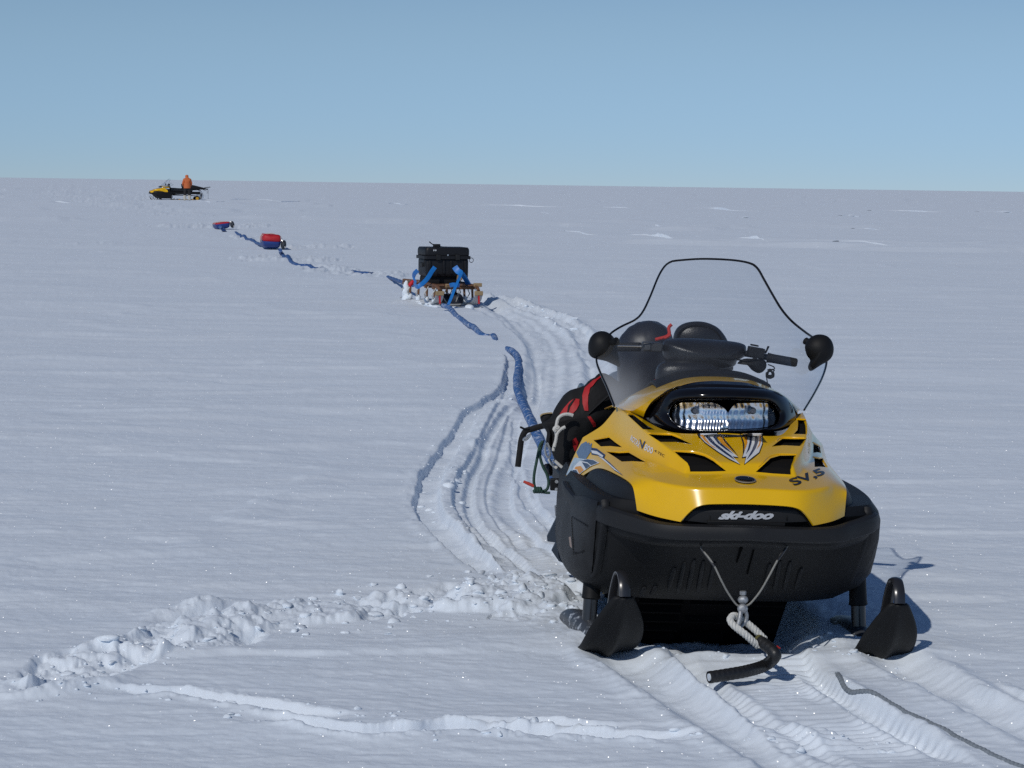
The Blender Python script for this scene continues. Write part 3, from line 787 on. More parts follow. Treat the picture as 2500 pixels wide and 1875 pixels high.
# ---- openings in the hood, left ones traced and the right ones their mirror images
VENTS = [[(1647, 1103), (1690, 1106), (1720, 1114), (1742, 1126), (1760, 1140), (1773, 1150), (1730, 1151.5), (1685, 1151.5), (1683, 1140), (1678, 1130), (1660, 1115)],
         [(1532, 1013), (1546, 1013), (1562, 1025), (1580, 1039), (1598, 1049), (1570, 1048)],
         [(1583, 1060), (1610, 1062), (1640, 1063), (1662, 1072), (1688, 1084), (1650, 1079), (1613, 1079), (1598, 1070)],
         [(1449, 1075), (1487, 1068), (1502, 1080), (1519, 1092), (1490, 1089), (1467, 1090)],
         [(1481, 1103), (1510, 1106), (1535, 1105), (1556, 1117), (1576, 1128), (1545, 1126), (1518, 1127), (1500, 1115)]]
s = hood.modifiers.new('t', 'SOLIDIFY'); s.thickness = 0.006; s.offset = -1
bake(hood)
cut = MB(); ins = []
for poly in VENTS:
    hs = [hit(HB, *p) for p in poly]
    d = (MINV @ ray(*poly[0])).normalized(); n = len(poly)
    for mir in (1, -1):
        dp = [l.dot(d) for l, _ in hs]
        fr = [l + d * (min(dp) - .04 - q) for (l, _), q in zip(hs, dp)]; bk = [l + d * (max(dp) + .03 - q) for (l, _), q in zip(hs, dp)]
        vs = [Vector((v.x * mir, v.y, v.z)) for v in fr + bk]
        fs = [tuple(range(n)), tuple(range(2 * n - 1, n - 1, -1))] + [(i, n + i, n + (i + 1) % n, (i + 1) % n) for i in range(n)]
        cut.add(vs, fs)
    cxp = sum(p[0] for p in poly) / n; cyp = sum(p[1] for p in poly) / n
    ins.append([(cxp + (x - cxp) * 1.25, cyp + (y - cyp) * 1.35) for x, y in poly])
cutter = cut.build('cutter', None, SM, smooth=False)
b = hood.modifiers.new('b', 'BOOLEAN'); b.object = cutter; b.operation = 'DIFFERENCE'; b.solver = 'EXACT'; b.use_self = True
print('hood', len(hood.data.polygons))
bake(hood)
bpy.data.objects.remove(cutter)
print('hood cut', len(hood.data.polygons))
hood.data.polygons.foreach_set('use_smooth', [True] * len(hood.data.polygons)); hood.data.set_sharp_from_angle(angle=R(38))
# raised eyebrows over the openings
def brow(pts, r=0.0035):
    ps = []
    for p in spline([Vector((x, y, 0)) for x, y in pts], 6):
        l, nn = hit(HB, p.x, p.y); ps.append(l + nn * 0.001)
    for mir in (1, -1):
        N = len(ps); lips = MB()
        lips.tube([Vector((q.x * mir, q.y, q.z)) for q in ps], [r * (0.35 + 0.65 * math.sin(math.pi * (i + .5) / N)) for i in range(N)], 8); lips.build('hood_vent_lip', M_YEL, SM)
brow([(1644, 1101), (1690, 1103), (1722, 1111), (1744, 1123), (1764, 1138)]); brow([(1448, 1073), (1487, 1065)]); brow([(1480, 1101), (1510, 1104), (1536, 1102)])
brow([(1581, 1058), (1640, 1061), (1664, 1070)]); brow([(1531, 1011), (1547, 1011)], .0025)

# ---- stickers on the hood
def off(poly, k):
    c = (sum(p[0] for p in poly) / len(poly), sum(p[1] for p in poly) / len(poly))
    return [(c[0] + (x - c[0]) * k, c[1] + (y - c[1]) * k) for x, y in poly]
c2 = lambda pts: [(1640 + x / 4.254, 1040 + y / 4.254) for x, y in pts]
armL = [(262, 84), (345, 175), (480, 272), (600, 348), (706, 402), (630, 322), (688, 330), (612, 262), (520, 195), (462, 128), (470, 84)]
armR = [(940, 84), (938, 190), (905, 280), (840, 330), (757, 400), (775, 322), (735, 330), (758, 262), (775, 195), (790, 128), (730, 84)]
blk = [c2([(252, 80)] + [(x - 6, y + 6) for x, y in armL[1:4]] + [(714, 410), (640, 332), (696, 336), (616, 262), (528, 195), (472, 130), (478, 80)]),
       c2([(946, 80), (946, 192), (912, 284), (846, 338), (750, 408), (768, 332), (727, 338), (752, 262), (768, 195), (782, 130), (722, 80)])]
decal('hood_sticker', blk, M_BDEC, HB, 0.0016, SM)
decal('hood_sticker', [c2(armL), c2(armR)], M_WHITE, HB, 0.0024, SM)
st_n = [c2(q) for q in ([(345, 112), (385, 112), (455, 190), (545, 262), (618, 318), (655, 362), (560, 300), (470, 235), (400, 175)], [(420, 112), (450, 112), (500, 180), (580, 245), (640, 300), (560, 252), (480, 190)],
                        [(900, 112), (865, 112), (858, 190), (830, 262), (800, 318), (775, 362), (830, 300), (870, 240), (895, 175)], [(838, 112), (812, 112), (806, 180), (790, 245), (770, 300), (806, 252), (826, 190)])]
decal('hood_sticker', st_n, M_NAVY, HB, 0.0031, SM, step=4)
st_o = [c2(q) for q in ([(290, 100), (325, 100), (400, 200), (470, 245), (420, 225), (345, 165)], [(470, 100), (495, 100), (560, 190), (640, 280), (590, 240), (520, 180)], [(925, 100), (912, 100), (908, 190), (880, 250), (910, 215), (925, 170)], [(770, 100), (745, 100), (765, 190), (752, 270), (772, 225), (785, 180)])]
decal('hood_sticker', st_o, M_ORANGE, HB, 0.0031, SM, step=4)
decal('hood_sticker', [c2(q) for q in ([(500, 90), (512, 90), (560, 160), (640, 255), (690, 325), (625, 255), (545, 170)], [(705, 90), (712, 90), (740, 150), (752, 200), (748, 260), (738, 320), (738, 250), (735, 190)], [(325, 106), (440, 94), (560, 96), (690, 104), (800, 98), (890, 104), (885, 124), (700, 118), (560, 124), (420, 118), (345, 124)])], M_BDEC, HB, 0.0036, SM, step=4)
# stickers on the side fender
c1 = lambda pts: [(1360 + x / 5.53, 960 + y / 5.53) for x, y in pts]
decal('fender_sticker', [c1([(455, 735), (540, 750), (655, 835), (640, 880), (720, 945), (895, 1118), (780, 1050), (640, 905), (560, 845), (470, 830)])], M_NAVY, HB, 0.0016, SM)
decal('fender_sticker', [c1([(468, 775), (540, 785), (630, 850), (618, 872), (560, 835), (480, 812)]), c1([(560, 850), (630, 885), (720, 965), (870, 1098), (780, 1040), (680, 950)])], M_WHITE, HB, 0.0024, SM)
decal('fender_sticker', [c1([(265, 800), (330, 690), (385, 660), (470, 705), (470, 780), (395, 890), (300, 880)])], M_STEELB, HB, 0.0018, SM)
decal('fender_sticker', [c1([(130, 1105), (190, 960), (240, 870), (380, 890), (300, 960), (240, 1000), (210, 1080), (205, 1150)])], M_PALEB, HB, 0.0022, SM)
decal('fender_sticker', [c1([(245, 985), (310, 920), (400, 890), (500, 900), (580, 945), (470, 985), (365, 1055), (250, 1150), (215, 1090), (222, 1030)])], M_WHITE, HB, 0.0027, SM)
decal('fender_sticker', [c1([(330, 915), (420, 895), (500, 908), (560, 945), (470, 975), (420, 935)]), c1([(345, 935), (420, 950), (460, 985), (400, 1025), (370, 975)]), c1([(222, 1040), (270, 1040), (305, 1100), (250, 1145), (222, 1100)])], M_NAVY, HB, 0.0033, SM)
decal('fender_sticker', [c1([(262, 995), (330, 985), (372, 1040), (310, 1090), (285, 1035), (245, 1025)])], M_ORANGE, HB, 0.0033, SM)
for k in range(3):
    decal('fender_sticker', [c1([(385 + 35 * k, 700 - 8 * k + 6 * k * k), (392 + 35 * k, 655 + 12 * k), (408 + 35 * k, 658 + 12 * k), (402 + 35 * k, 712)])], M_STEELB, HB, 0.002, SM, step=3)

# ---- lettering
def text_shapes(body, bold=0.0, shear=0.0, spacing=1.0, res=3):
    cu = bpy.data.curves.new('txt', 'FONT'); cu.body = body; cu.offset = bold; cu.shear = shear; cu.space_character = spacing; cu.resolution_u = res
    o = bpy.data.objects.new('txt', cu); COL.objects.link(o)
    dg = bpy.context.evaluated_depsgraph_get(); dg.update()
    me = bpy.data.meshes.new_from_object(o.evaluated_get(dg))
    v = [(q.co.x, q.co.y) for q in me.vertices]; f = [tuple(p.vertices) for p in me.polygons]
    bpy.data.objects.remove(o); bpy.data.curves.remove(cu); bpy.data.meshes.remove(me)
    xs = [p[0] for p in v]; ys = [p[1] for p in v]
    x0, x1, y0, y1 = min(xs), max(xs), min(ys), max(ys)
    return [((x - x0) / (x1 - x0), (y - y0) / (y1 - y0)) for x, y in v], f
def lettering(name, body, quad, m, tree, off_, parent, **k):
    """quad: photo pixels of lower left, lower right, upper right, upper left"""
    v, f = text_shapes(body, **k); vs = []
    a, b, c, d = [Vector(q) for q in quad]
    for x, y in v:
        p = (a * (1 - x) + b * x) * (1 - y) + (d * (1 - x) + c * x) * y
        l, n = hit(tree, p.x, p.y); vs.append(l + n * off_)
    return mesh_obj(name, vs, f, m, parent, angle=180)
lettering('lettering', 'SV,5', [(1944, 1190), (2020, 1159), (2001, 1143), (1922, 1172)], M_BDEC, HB, 0.0016, SM, bold=0.03)
lettering('lettering', 'ROTAX', [(1539, 1075), (1561, 1094), (1566, 1080), (1543, 1062)], M_WHITE, HB, 0.0016, SM, bold=0.02)
lettering('lettering', 'V', [(1565, 1096), (1571, 1098), (1577, 1078), (1562, 1072)], M_NAVY, HB, 0.0018, SM, bold=0.02)
lettering('lettering', '800', [(1572, 1098), (1593, 1109), (1597, 1094), (1577, 1083)], M_WHITE, HB, 0.0016, SM, bold=0.02)
lettering('lettering', '4-TEC', [(1597, 1102), (1622, 1117), (1624, 1111), (1600, 1097)], M_ORANGE if False else M_BDEC, HB, 0.0016, SM)
# round emblem on the nose
em = MB()
l0, n0 = hit(HB, 1820, 1174)
l0.x = 0
def disc(mb, c, n, r, h, seg=28):
    n = n.normalized(); a = Vector((1, 0, 0)); a = (a - a.dot(n) * n).normalized(); b = n.cross(a)
    rows = [[c + n * hh + (a * math.cos(q) + b * math.sin(q)) * rr for q in [2 * math.pi * k / seg for k in range(seg)]] for rr, hh in ((r, -0.002), (r, h * .6), (r * .93, h), (r * .8, h * .9), (r * .05, h * .7))]
    mb.grid(rows, True); e = len(mb.v) - seg; mb.f.append(tuple(e + k for k in range(seg)))
disc(em, l0, n0, 0.033, 0.006); emb = em.build('emblem', M_GLOSS, SM)
em = MB(); em.tube([l0 + n0 * 0.005 + (Vector((math.cos(q), 0, 0)) + n0.cross(Vector((1, 0, 0))).normalized() * math.sin(q)) * 0.0325 for q in [2 * math.pi * k / 32 for k in range(32)]], 0.0022, 6, closed=True)
em.build('emblem_ring', M_ALU, emb)

# ---- nameplate recess under the nose
pl = MB()
pv = [(1664, 1270), (1672, 1254), (1692, 1238), (1720, 1229), (1821, 1226), (1920, 1228), (1948, 1236), (1972, 1254), (1984, 1272), (1960, 1274), (1900, 1276), (1821, 1278), (1730, 1277)]
v2, f2 = fill2d(pv, 8)
vs = [L(p.x, p.y, -0.515 - 0.02 * (1 - (abs(p.x - 1821) / 170) ** 2) + (0.012 if p.y < 1243 else 0)) for p in v2]
plate = mesh_obj('nameplate_panel', vs, f2, M_BLK2, SM, angle=180)
PB = bvh_of(plate)
lettering('lettering', 'ski-doo', [(1752, 1268), (1886, 1268), (1891, 1247), (1760, 1247)], M_SILVER, PB, 0.004, plate, bold=0.05, shear=0.30, spacing=0.95)
pr = MB()
for x in (1733, 1921):
    pr.box(L(x, 1265, -0.527), (0.004, 0.01, 0.016))
pr.box(L(1821, 1277, -0.53), (0.25, 0.02, 0.012)); pr.build('nameplate_rib', M_BLK, plate, bevel=0.002)

# ---- belly pan (black hull)
def half_ring(pts, z, n=28, zs=None):
    sp = spline([Vector((x, y, 0)) for x, y in pts], 8); sp = resample(sp, sum((a - b).length for a, b in zip(sp, sp[1:])) / n * 0.9999)[:n + 1]
    while len(sp) < n + 1: sp.append(sp[-1].copy())
    left = [Vector((-p.x, p.y, z)) for p in reversed(sp[1:])]
    return left + [Vector((p.x, p.y, z)) for p in sp]
rings = [half_ring(q, z) for z, q in (
    (.140, [(0, -.02), (.2, -.02), (.28, 0), (.34, .1), (.38, .35), (.38, .66)]),
    (.150, [(0, -.09), (.2, -.08), (.32, -.04), (.41, .06), (.44, .32), (.43, .66)]),
    (.20, [(0, -.20), (.2, -.18), (.36, -.13), (.475, .0), (.495, .25), (.48, .66)]),
    (.255, [(0, -.27), (.2, -.25), (.36, -.20), (.488, -.08), (.508, .2), (.49, .66)]),
    (.32, [(0, -.35), (.2, -.32), (.36, -.27), (.482, -.16), (.505, .18), (.49, .66)]),
    (.39, [(0, -.43), (.2, -.40), (.36, -.335), (.475, -.23), (.50, .15), (.49, .66)]),
    (.46, [(0, -.525), (.2, -.48), (.36, -.38), (.468, -.27), (.497, .13), (.485, .66)]),
    (.49, [(0, -.53), (.2, -.49), (.36, -.385), (.46, -.27), (.49, .13), (.48, .66)]),
    (.52, [(0, -.50), (.2, -.47), (.36, -.37), (.44, -.25), (.475, .13), (.46, .66)]),
)]
WR = lambda p: Vector((p.x * (1 + .055 * min(1, max(0, (p.x - .15) / .25))), p.y, p.z))      # this hull is knocked a little out to one side
rings = [[WR(p) for p in r] for r in rings]
mb = MB(); mb.grid(rings)
n = len(rings[0]); b0 = len(mb.v)
mb.f.append(tuple(range(n - 1, -1, -1))); mb.f.append(tuple(range(len(mb.v) - n, len(mb.v))))
belly = mb.build('belly_pan', M_BLK, SM, angle=30)
BB = bvh_of(belly)
# embossed ribs and slots on the front of the hull
for x0, y0, x1, y1 in ((1648, 1385, 1632, 1437), (1672, 1372, 1655, 1442), (1696, 1365, 1678, 1446), (1718, 1368, 1703, 1446), (1745, 1372, 1730, 1440), (1880, 1375, 1866, 1442), (1905, 1368, 1890, 1442), (1930, 1370, 1914, 1440), (1957, 1386, 1942, 1436), (1575, 1432, 1565, 1452), (1602, 1430, 1590, 1452)):
    ps = []
    for t in np.linspace(0, 1, 8):
        l, nn = hit(BB, x0 + (x1 - x0) * t, y0 + (y1 - y0) * t); ps.append(l + nn * 0.001)
    rb = MB(); rb.tube(ps, [0.004, .008, .0085, .0085, .0085, .0085, .008, .004], 8); rb.build('hull_rib', M_BLK2, belly)
M_HOLE = mat('dark_opening', (0.003, 0.003, 0.003), 0.9, spec=0.05)
decal('hull_slot', [[(1737, 1321), (1793, 1321), (1792, 1331), (1738, 1331)], [(1842, 1322), (1898, 1321), (1897, 1331), (1843, 1332)], [(1704, 1319), (1724, 1319), (1722, 1331), (1706, 1331)], [(1919, 1320), (1937, 1320), (1934, 1332), (1921, 1332)], [(1806, 1335), (1814, 1335), (1800, 1372), (1796, 1372)], [(1838, 1340), (1842, 1340), (1826, 1400), (1822, 1400)]], M_HOLE, BB, 0.003, belly, step=6)
# stitched guard plate on the hull's left corner
gp = [(1399, 1258), (1404, 1350), (1408, 1352), (1401, 1378), (1405, 1395), (1432, 1404), (1446, 1400), (1462, 1226), (1430, 1215), (1398, 1210)]
decal('hull_guard', [gp], M_BLK2, BB, 0.006, belly, step=8)
for (xa, ya, xb, yb, n_) in ((1400, 1262, 1440, 1285, 9), (1402, 1352, 1430, 1344, 7), (1400, 1262, 1405, 1350, 13)):
    ps = []; rs = []
    for k in range(n_ * 6 + 1):
        t = k / (n_ * 6); l, nn = hit(BB, xa + (xb - xa) * t, ya + (yb - ya) * t); ps.append(l + nn * .006); rs.append(.0012 + .0026 * (.5 - .5 * math.cos(2 * math.pi * n_ * t)))
    sr = MB(); sr.tube(ps, rs, 6); sr.build('hull_stitching', M_BLK, belly)
decal('hull_label', [[(1394, 1312), (1399, 1310), (1402, 1338), (1397, 1334)]], mat('faded_label', (.3, .22, .18), .6), BB, 0.008, belly, step=4)

# vertical rib at the corner
ps = []
for x, y in ((1477, 1219), (1478, 1250), (1474, 1300), (1468, 1350), (1458, 1395), (1450, 1404)):
    l, nn = hit(BB, x, y); ps.append(l + nn * 0.006)
ps[0] = L(1477, 1221, -.335); ps[1] = L(1478, 1245, -.345)
for mir in (1, -1):
    vr = MB(); vr.tube([Vector((p.x * mir, p.y, p.z)) for p in spline(ps, 5)], 0.013, 10, flat=0.45, upv=(0, -1, 0)); vr.build('corner_rib', M_BLK2, SM)

# ---- bumper: a wide moulded bar sweeping round the nose and up along both sides
bp = [(1378, 1183, .30), (1390, 1205, .16), (1420, 1238, -.06), (1478, 1256, -.33), (1555, 1280, -.455), (1640, 1297, -.535)]
hp = [L(*q) for q in bp] + [Vector((0, -.575, L(1821, 1301, -.575).z))]
hw = [.013, .02, .027, .031, .029, .026, .024]; ht = [.010, .014, .017, .020, .022, .024, .026]
half = spline(hp, 7); m_ = len(half)
tt = np.linspace(0, len(hp) - 1, m_)
full = half + [WR(Vector((-p.x, p.y, p.z))) for p in reversed(half[:-1])]
ww = list(np.interp(tt, range(len(hp)), hw)); dd = list(np.interp(tt, range(len(hp)), ht))
ww += list(reversed(ww[:-1])); dd += list(reversed(dd[:-1]))
rows = []
for i, p in enumerate(full):
    t = (full[min(i + 1, len(full) - 1)] - full[max(i - 1, 0)]); t.z = 0; t.normalize(); nrm = Vector((t.y, -t.x, 0))
    prof = [(-1, -.9), (-.4, -1), (.5, -.96), (.95, -.7), (1, -.2), (1, .3), (.8, .8), (.2, 1), (-.6, .95), (-1, .8)]
    rows.append([p + nrm * (a * dd[i]) + Vector((0, 0, c * ww[i])) for a, c in prof])
mb = MB(); mb.loft(rows); bump = mb.build('bumper', M_BLK2, SM, angle=26)
# lower skirt between the bumper bar and the hull
rows = []
for p, w in zip(full, ww): rows.append([p + Vector((0, 0.012, -w * .6)), p + Vector((0, .03, -w * 1.6)), Vector((p.x * .99, p.y + .06, p.z - w * 2.2))])
mb = MB(); mb.grid(rows); mb.build('bumper_skirt', M_BLK, SM, solid=0.004)

# ---- black side panels between fender and bumper
SP = [(1556, 1247, -.435), (1549, 1195, -.415), (1541, 1179, -.395), (1500, 1157, -.235), (1462, 1140, -.065), (1442, 1147, .0), (1425, 1175, .03), (1404, 1206, .05), (1408, 1225, .0), (1462, 1240, -.27), (1490, 1248, -.345), (1530, 1190, -.36), (1485, 1172, -.2), (1450, 1168, -.03), (1530, 1225, -.385), (1480, 1205, -.255), (1440, 1200, -.07)]
sv = [L(x, y, S(q)) for x, y, q in SP]
for k in (12, 15, 13, 11, 14): sv[k] += Vector((-.014, -.02, .012))
sf = [(0, 1, 11, 14), (1, 2, 11), (2, 3, 12, 11), (3, 4, 13, 12), (4, 5, 13), (5, 6, 13), (11, 12, 15, 14), (12, 13, 16, 15), (13, 6, 7, 16), (16, 7, 8), (15, 16, 8, 9), (14, 15, 9, 10), (0, 14, 10)]
for mir in (1, -1):
    o = mesh_obj('side_panel', [Vector((v.x * mir, v.y, v.z)) for v in sv], sf if mir > 0 else [tuple(reversed(f)) for f in sf], M_BLK2, SM, subsurf=3, creases=[(0, 1, .8), (1, 2, .8), (2, 3, .6), (3, 4, .6), (4, 5, .5), (5, 6, .5), (6, 7, .5), (7, 8, .5), (8, 9, .8), (9, 10, .8), (10, 0, .8)], solid=0.006)
# inner bay so that no daylight shows through the body
bay = MB(); bay.loft([[Vector((x * k, y, z + dz)) for x, y in ((-.34, -.26), (0, -.34), (.34, -.26), (.40, .1), (.40, .55), (-.40, .55), (-.40, .1))] for k, z, dz in ((1, .40, 0), (.98, .47, 0), (.8, .50, 0))])
bay.build('engine_bay', M_HOLE, SM)
bay = MB(); bay.loft([[Vector((x, y, z)) for x, y in ((-a, .12), (a, .12), (a * 1.05, .62), (-a * 1.05, .62))] for a, z in ((.30, .5), (.24, .62), (.2, .70))])
bay.build('engine_cover', M_BLK, SM)

# ---- headlight pod
OUT = [(1572, 1021), (1577, 1006), (1588, 989), (1604, 970), (1622, 958), (1648, 950), (1690, 947), (1740, 946), (1790, 947), (1842, 949), (1880, 953), (1906, 962), (1926, 977), (1940, 997), (1946, 1014), (1944, 1028), (1933, 1042), (1908, 1052), (1870, 1056), (1830, 1058), (1781, 1059), (1735, 1059), (1690, 1058), (1655, 1054), (1622, 1046), (1596, 1036)]
INN = [(1634, 1012), (1636, 1001), (1641, 991), (1650, 983), (1664, 979), (1685, 977), (1712, 977), (1742, 978), (1775, 978), (1810, 978), (1845, 979), (1874, 981), (1888, 988), (1898, 1001), (1902, 1014), (1900, 1028), (1892, 1038), (1876, 1044), (1850, 1047), (1815, 1049), (1775, 1049), (1735, 1049), (1700, 1048), (1672, 1045), (1652, 1036), (1639, 1024)]
PXC, PYC = 1762.0, 1008.0
def pod_y(x, y):
    # depth of the pod's face: wraps back at both ends and leans back with height
    return -.055 + 0.30 * (abs(x - 1767) / 200.0) ** 2.6 + (1055 - y) / 110.0 * 0.075
k_ = 6
rows = []
def ringat(t, push=0.0, rec=0.0):
    r_ = []
    for o_, i_ in zip(OUT, INN):
        x = o_[0] + (i_[0] - o_[0]) * t; y = o_[1] + (i_[1] - o_[1]) * t
        r_.append(L(x, y, pod_y(x, y) - push + rec))
    return spline(r_, 3, closed=True)
rows = [[p + Vector((0, .14, -.05)) for p in ringat(0.0)], [p + Vector((0, .05, 0)) for p in ringat(0.0)]] + [ringat(t, push) for t, push in ((0, 0), (.12, .016), (.35, .030), (.6, .034), (.82, .028), (.95, .014), (1.0, .0))] + [ringat(1.0, 0, .03)]
mb = MB(); mb.grid(rows, True)
pod = mb.build('headlight_surround', M_GLOSS, SM, angle=60)
hs_ = MB(); hs_.loft([ringat(0.5, 0, d_) for d_ in (.075, .10, .2)][:1] + [[p.lerp(Vector((0, .35, .80)), k_) + Vector((0, .09, 0)) for p in ringat(.1)] for k_ in (.0, .3, .6)])
hs_.build('lamp_housing', M_HOLE, SM)
# reflector bowls: fluted bright metal
def lamp_outline(side):
    if side < 0: q = [(1640, 1012), (1641, 1000), (1650, 988), (1664, 983), (1700, 983), (1738, 983), (1750, 986), (1762, 992), (1771, 1000), (1777, 1008), (1777, 1047), (1740, 1047), (1700, 1047), (1672, 1043), (1652, 1034), (1643, 1024)]
    else: q = [(1778, 1047), (1778, 1008), (1783, 1000), (1790, 991), (1800, 985), (1840, 984), (1872, 984), (1886, 993), (1895, 1008), (1898, 1022), (1892, 1034), (1874, 1042), (1850, 1045), (1815, 1047)]
    return q
for sd, (bx, by) in ((-1, (1697, 1003)), (1, (1838, 1003))):
    v2, f2 = fill2d(lamp_outline(sd), 2.2)
    vs = []
    for p in v2:
        dx, dy = (p.x - bx) / 62, (p.y - by - 8) / 38
        bowl = 0.034 * max(0, 1 - 0.55 * (dx * dx + dy * dy) ** 1.0)
        rr_ = math.hypot(p.x - bx, (p.y - by) * 1.1)
        fl = 0.0015 * math.cos((p.x - bx) * 0.42 + .5 * math.sin(p.y * .2)) * sstep(14, 26, rr_) - .004 * math.exp(-(rr_ / 15) ** 2) + .0012 * math.cos((p.y - by) * .22 + 1)
        vs.append(L(p.x, p.y, .25 * pod_y(p.x, p.y) + .75 * pod_y(p.x, 983) + 0.014 + bowl * .75 + fl))
    hl = mesh_obj('headlight', vs, f2, M_CHROME, SM, angle=180)
    bl = MB(); c = L(bx, by, pod_y(bx, by) + .030)
    bl.tube([c + Vector((0, .03, 0)), c, c + Vector((0, -.006, 0))], [.012, .012, .009], 14)
    bl.build('bulb_cap', mat('bulb_shield', (.16, .16, .17), .25, metal=.8), hl)
    v2, f2 = fill2d(off(lamp_outline(sd), 1.0), 8)
    mesh_obj('headlight_lens', [L(p.x, p.y, pod_y(p.x, p.y) + 0.004) for p in v2], f2, M_LENS, hl, angle=180)

# ---- yellow cowl over the headlight, black band in front of it, and the dash behind
CO = [(1505, 996, .09), (1524, 993, .09), (1566, 965, .10), (1607, 945, .11), (1656, 927, .12), (1697, 920, .125), (1738, 919, .125), (1783, 921, .125), (1827, 928, .12), (1856, 938, .11), (1890, 953, .10), (1925, 975, .09), (1955, 1000, .09)]
CI = [(1572, 1021, .02), (1580, 1000, -.01), (1597, 978, -.03), (1632, 955, -.05), (1664, 941, -.06), (1697, 933, -.065), (1738, 930, -.065), (1778, 931, -.065), (1820, 934, -.06), (1850, 942, -.05), (1882, 954, -.04), (1920, 976, -.01), (1945, 1010, .02)]
co = [L(x, y, S(q)) for x, y, q in CO]; ci = [L(x, y, S(q)) for x, y, q in CI]
def sy(ps):
    n = len(ps); return [Vector(((ps[i].x - ps[n - 1 - i].x) / 2 * 1.0 + (ps[i].x + ps[n - 1 - i].x) / 2, ps[i].y, ps[i].z)) for i in range(n)]
cos_, cis = spline(co, 4), spline(ci, 4)
mid = [a.lerp(b, .5) + Vector((0, -.004, .006)) for a, b in zip(cis, cos_)]
back = [p + Vector((0, .14, -.004)) for p in cos_]; back2 = [Vector((p.x * 1.02, p.y + .30, p.z - .03)) for p in cos_]
lowr = [p + Vector((0, .04, -.02)) for p in cis]
mb = MB(); mb.grid([lowr, cis, mid, cos_, back, back2]); mb.build('headlight_cowl', M_YEL, SM, solid=0.004, angle=50)
blk_ = [[L(x, y, S(yy)) for x, y, yy in CI], [L(o_[0], o_[1], pod_y(*o_) + .01) for o_ in [OUT[0], OUT[1], OUT[2], OUT[4], OUT[5], OUT[6], OUT[7], OUT[8], OUT[9], OUT[10], OUT[11], OUT[13], OUT[14]]]]
mb = MB(); mb.grid([spline(q, 4) for q in blk_]); mb.build('cowl_band', M_GLOSS, SM, solid=0.003)
ds = MB(); dk = spline([L(1600, 946, .32), L(1660, 926, .33), L(1738, 916, .34), L(1820, 922, .33), L(1880, 944, .32)], 5)
ds.grid([[p + Vector((0, -.03, -.004)) for p in dk], [p + Vector((0, .0, .008)) for p in dk], [p + Vector((0, .12, .012)) for p in dk], [p + Vector((0, .32, -.03)) for p in dk], [p + Vector((0, .36, -.12)) for p in dk]])
ds.build('dashboard', M_BLK, SM, solid=0.006)

# ---- windshield
WO = [(1500, 992), (1481, 944), (1466, 911), (1456, 878), (1466, 845), (1490, 815), (1517, 797), (1550, 781), (1568, 763), (1586, 727), (1607, 676), (1622, 651), (1636, 640), (1654, 636), (1716, 632), (1788, 635), (1832, 643), (1850, 656), (1864, 680), (1886, 719), (1908, 755), (1933, 784), (1965, 810), (1990, 828), (2012, 850), (2018, 882), (2009, 918), (1987, 962), (1962, 1003)]
WB = [(1945, 1000), (1925, 975), (1895, 955), (1855, 943), (1800, 938), (1740, 936), (1690, 938), (1650, 946), (1610, 962), (1575, 985), (1545, 1003), (1520, 1000)]
def wsy(x, z): return .05 + 1.2 * (z - .85) + 2.3 * x * x
def ws_pt(px, py):
    y = .2
    for _ in range(60):
        p = L(px, py, y); y += 0.35 * (wsy(p.x, p.z) - y)
    return L(px, py, y)
v2, f2 = fill2d(spline([Vector((x, y, 0)) for x, y in WO], 4)[:-1] + [Vector((x, y, 0)) for x, y in [WO[-1]] + WB], 14)
wsh = mesh_obj('windshield', [ws_pt(p.x, p.y) for p in v2], f2, M_WS, SM, angle=180)
tr = MB(); tr.tube(resample([ws_pt(p.x, p.y) for p in spline([Vector((x, y, 0)) for x, y in WO], 6)], 0.012), 0.0038, 8, flat=1.3)
tr.build('windshield_edge', M_GLOSS, wsh)

# ---- mirrors
for sd, outl, tip in ((-1, [(1437, 862), (1436, 842), (1441, 825), (1452, 813), (1468, 808), (1485, 812), (1498, 823), (1506, 840), (1508, 858), (1512, 875), (1515, 889), (1511, 896), (1498, 890), (1480, 882), (1462, 878), (1446, 873)], None),
                      (1, [(1965, 850), (1968, 836), (1978, 824), (1993, 817), (2009, 817), (2023, 823), (2032, 836), (2035, 853), (2031, 870), (2020, 882), (2004, 891), (1990, 900), (1980, 906), (1974, 902), (1973, 893), (1978, 880), (1970, 868)], None)):
    ol = spline([L(x, y, .50) for x, y in outl], 3, closed=True)
    c = sum(ol, Vector()) / len(ol)
    cc = L(1470, 845, .50) if sd < 0 else L(2000, 852, .50)
    mb = MB(); mb.inflate(ol, (0, -1, 0), .05, .012, rings=8, centre=cc)
    mr = mb.build('mirror', M_BLK if sd < 0 else M_BLK, SM, angle=60)
    sm_ = MB(); e_ = ws_pt(1505, 832) if sd < 0 else ws_pt(1966, 832)
    sm_.tube([cc, cc.lerp(e_, .6), e_ + Vector((0, -.006, 0))], [.016, .012, .014], 10); sm_.build('mirror_stem', M_BLK, mr)
    g = MB(); g.tube([cc + Vector((0, .010, 0)), cc + Vector((0, .0145, 0))], [.042, .041], 24)
    g.build('mirror_glass', M_MIRROR, mr)

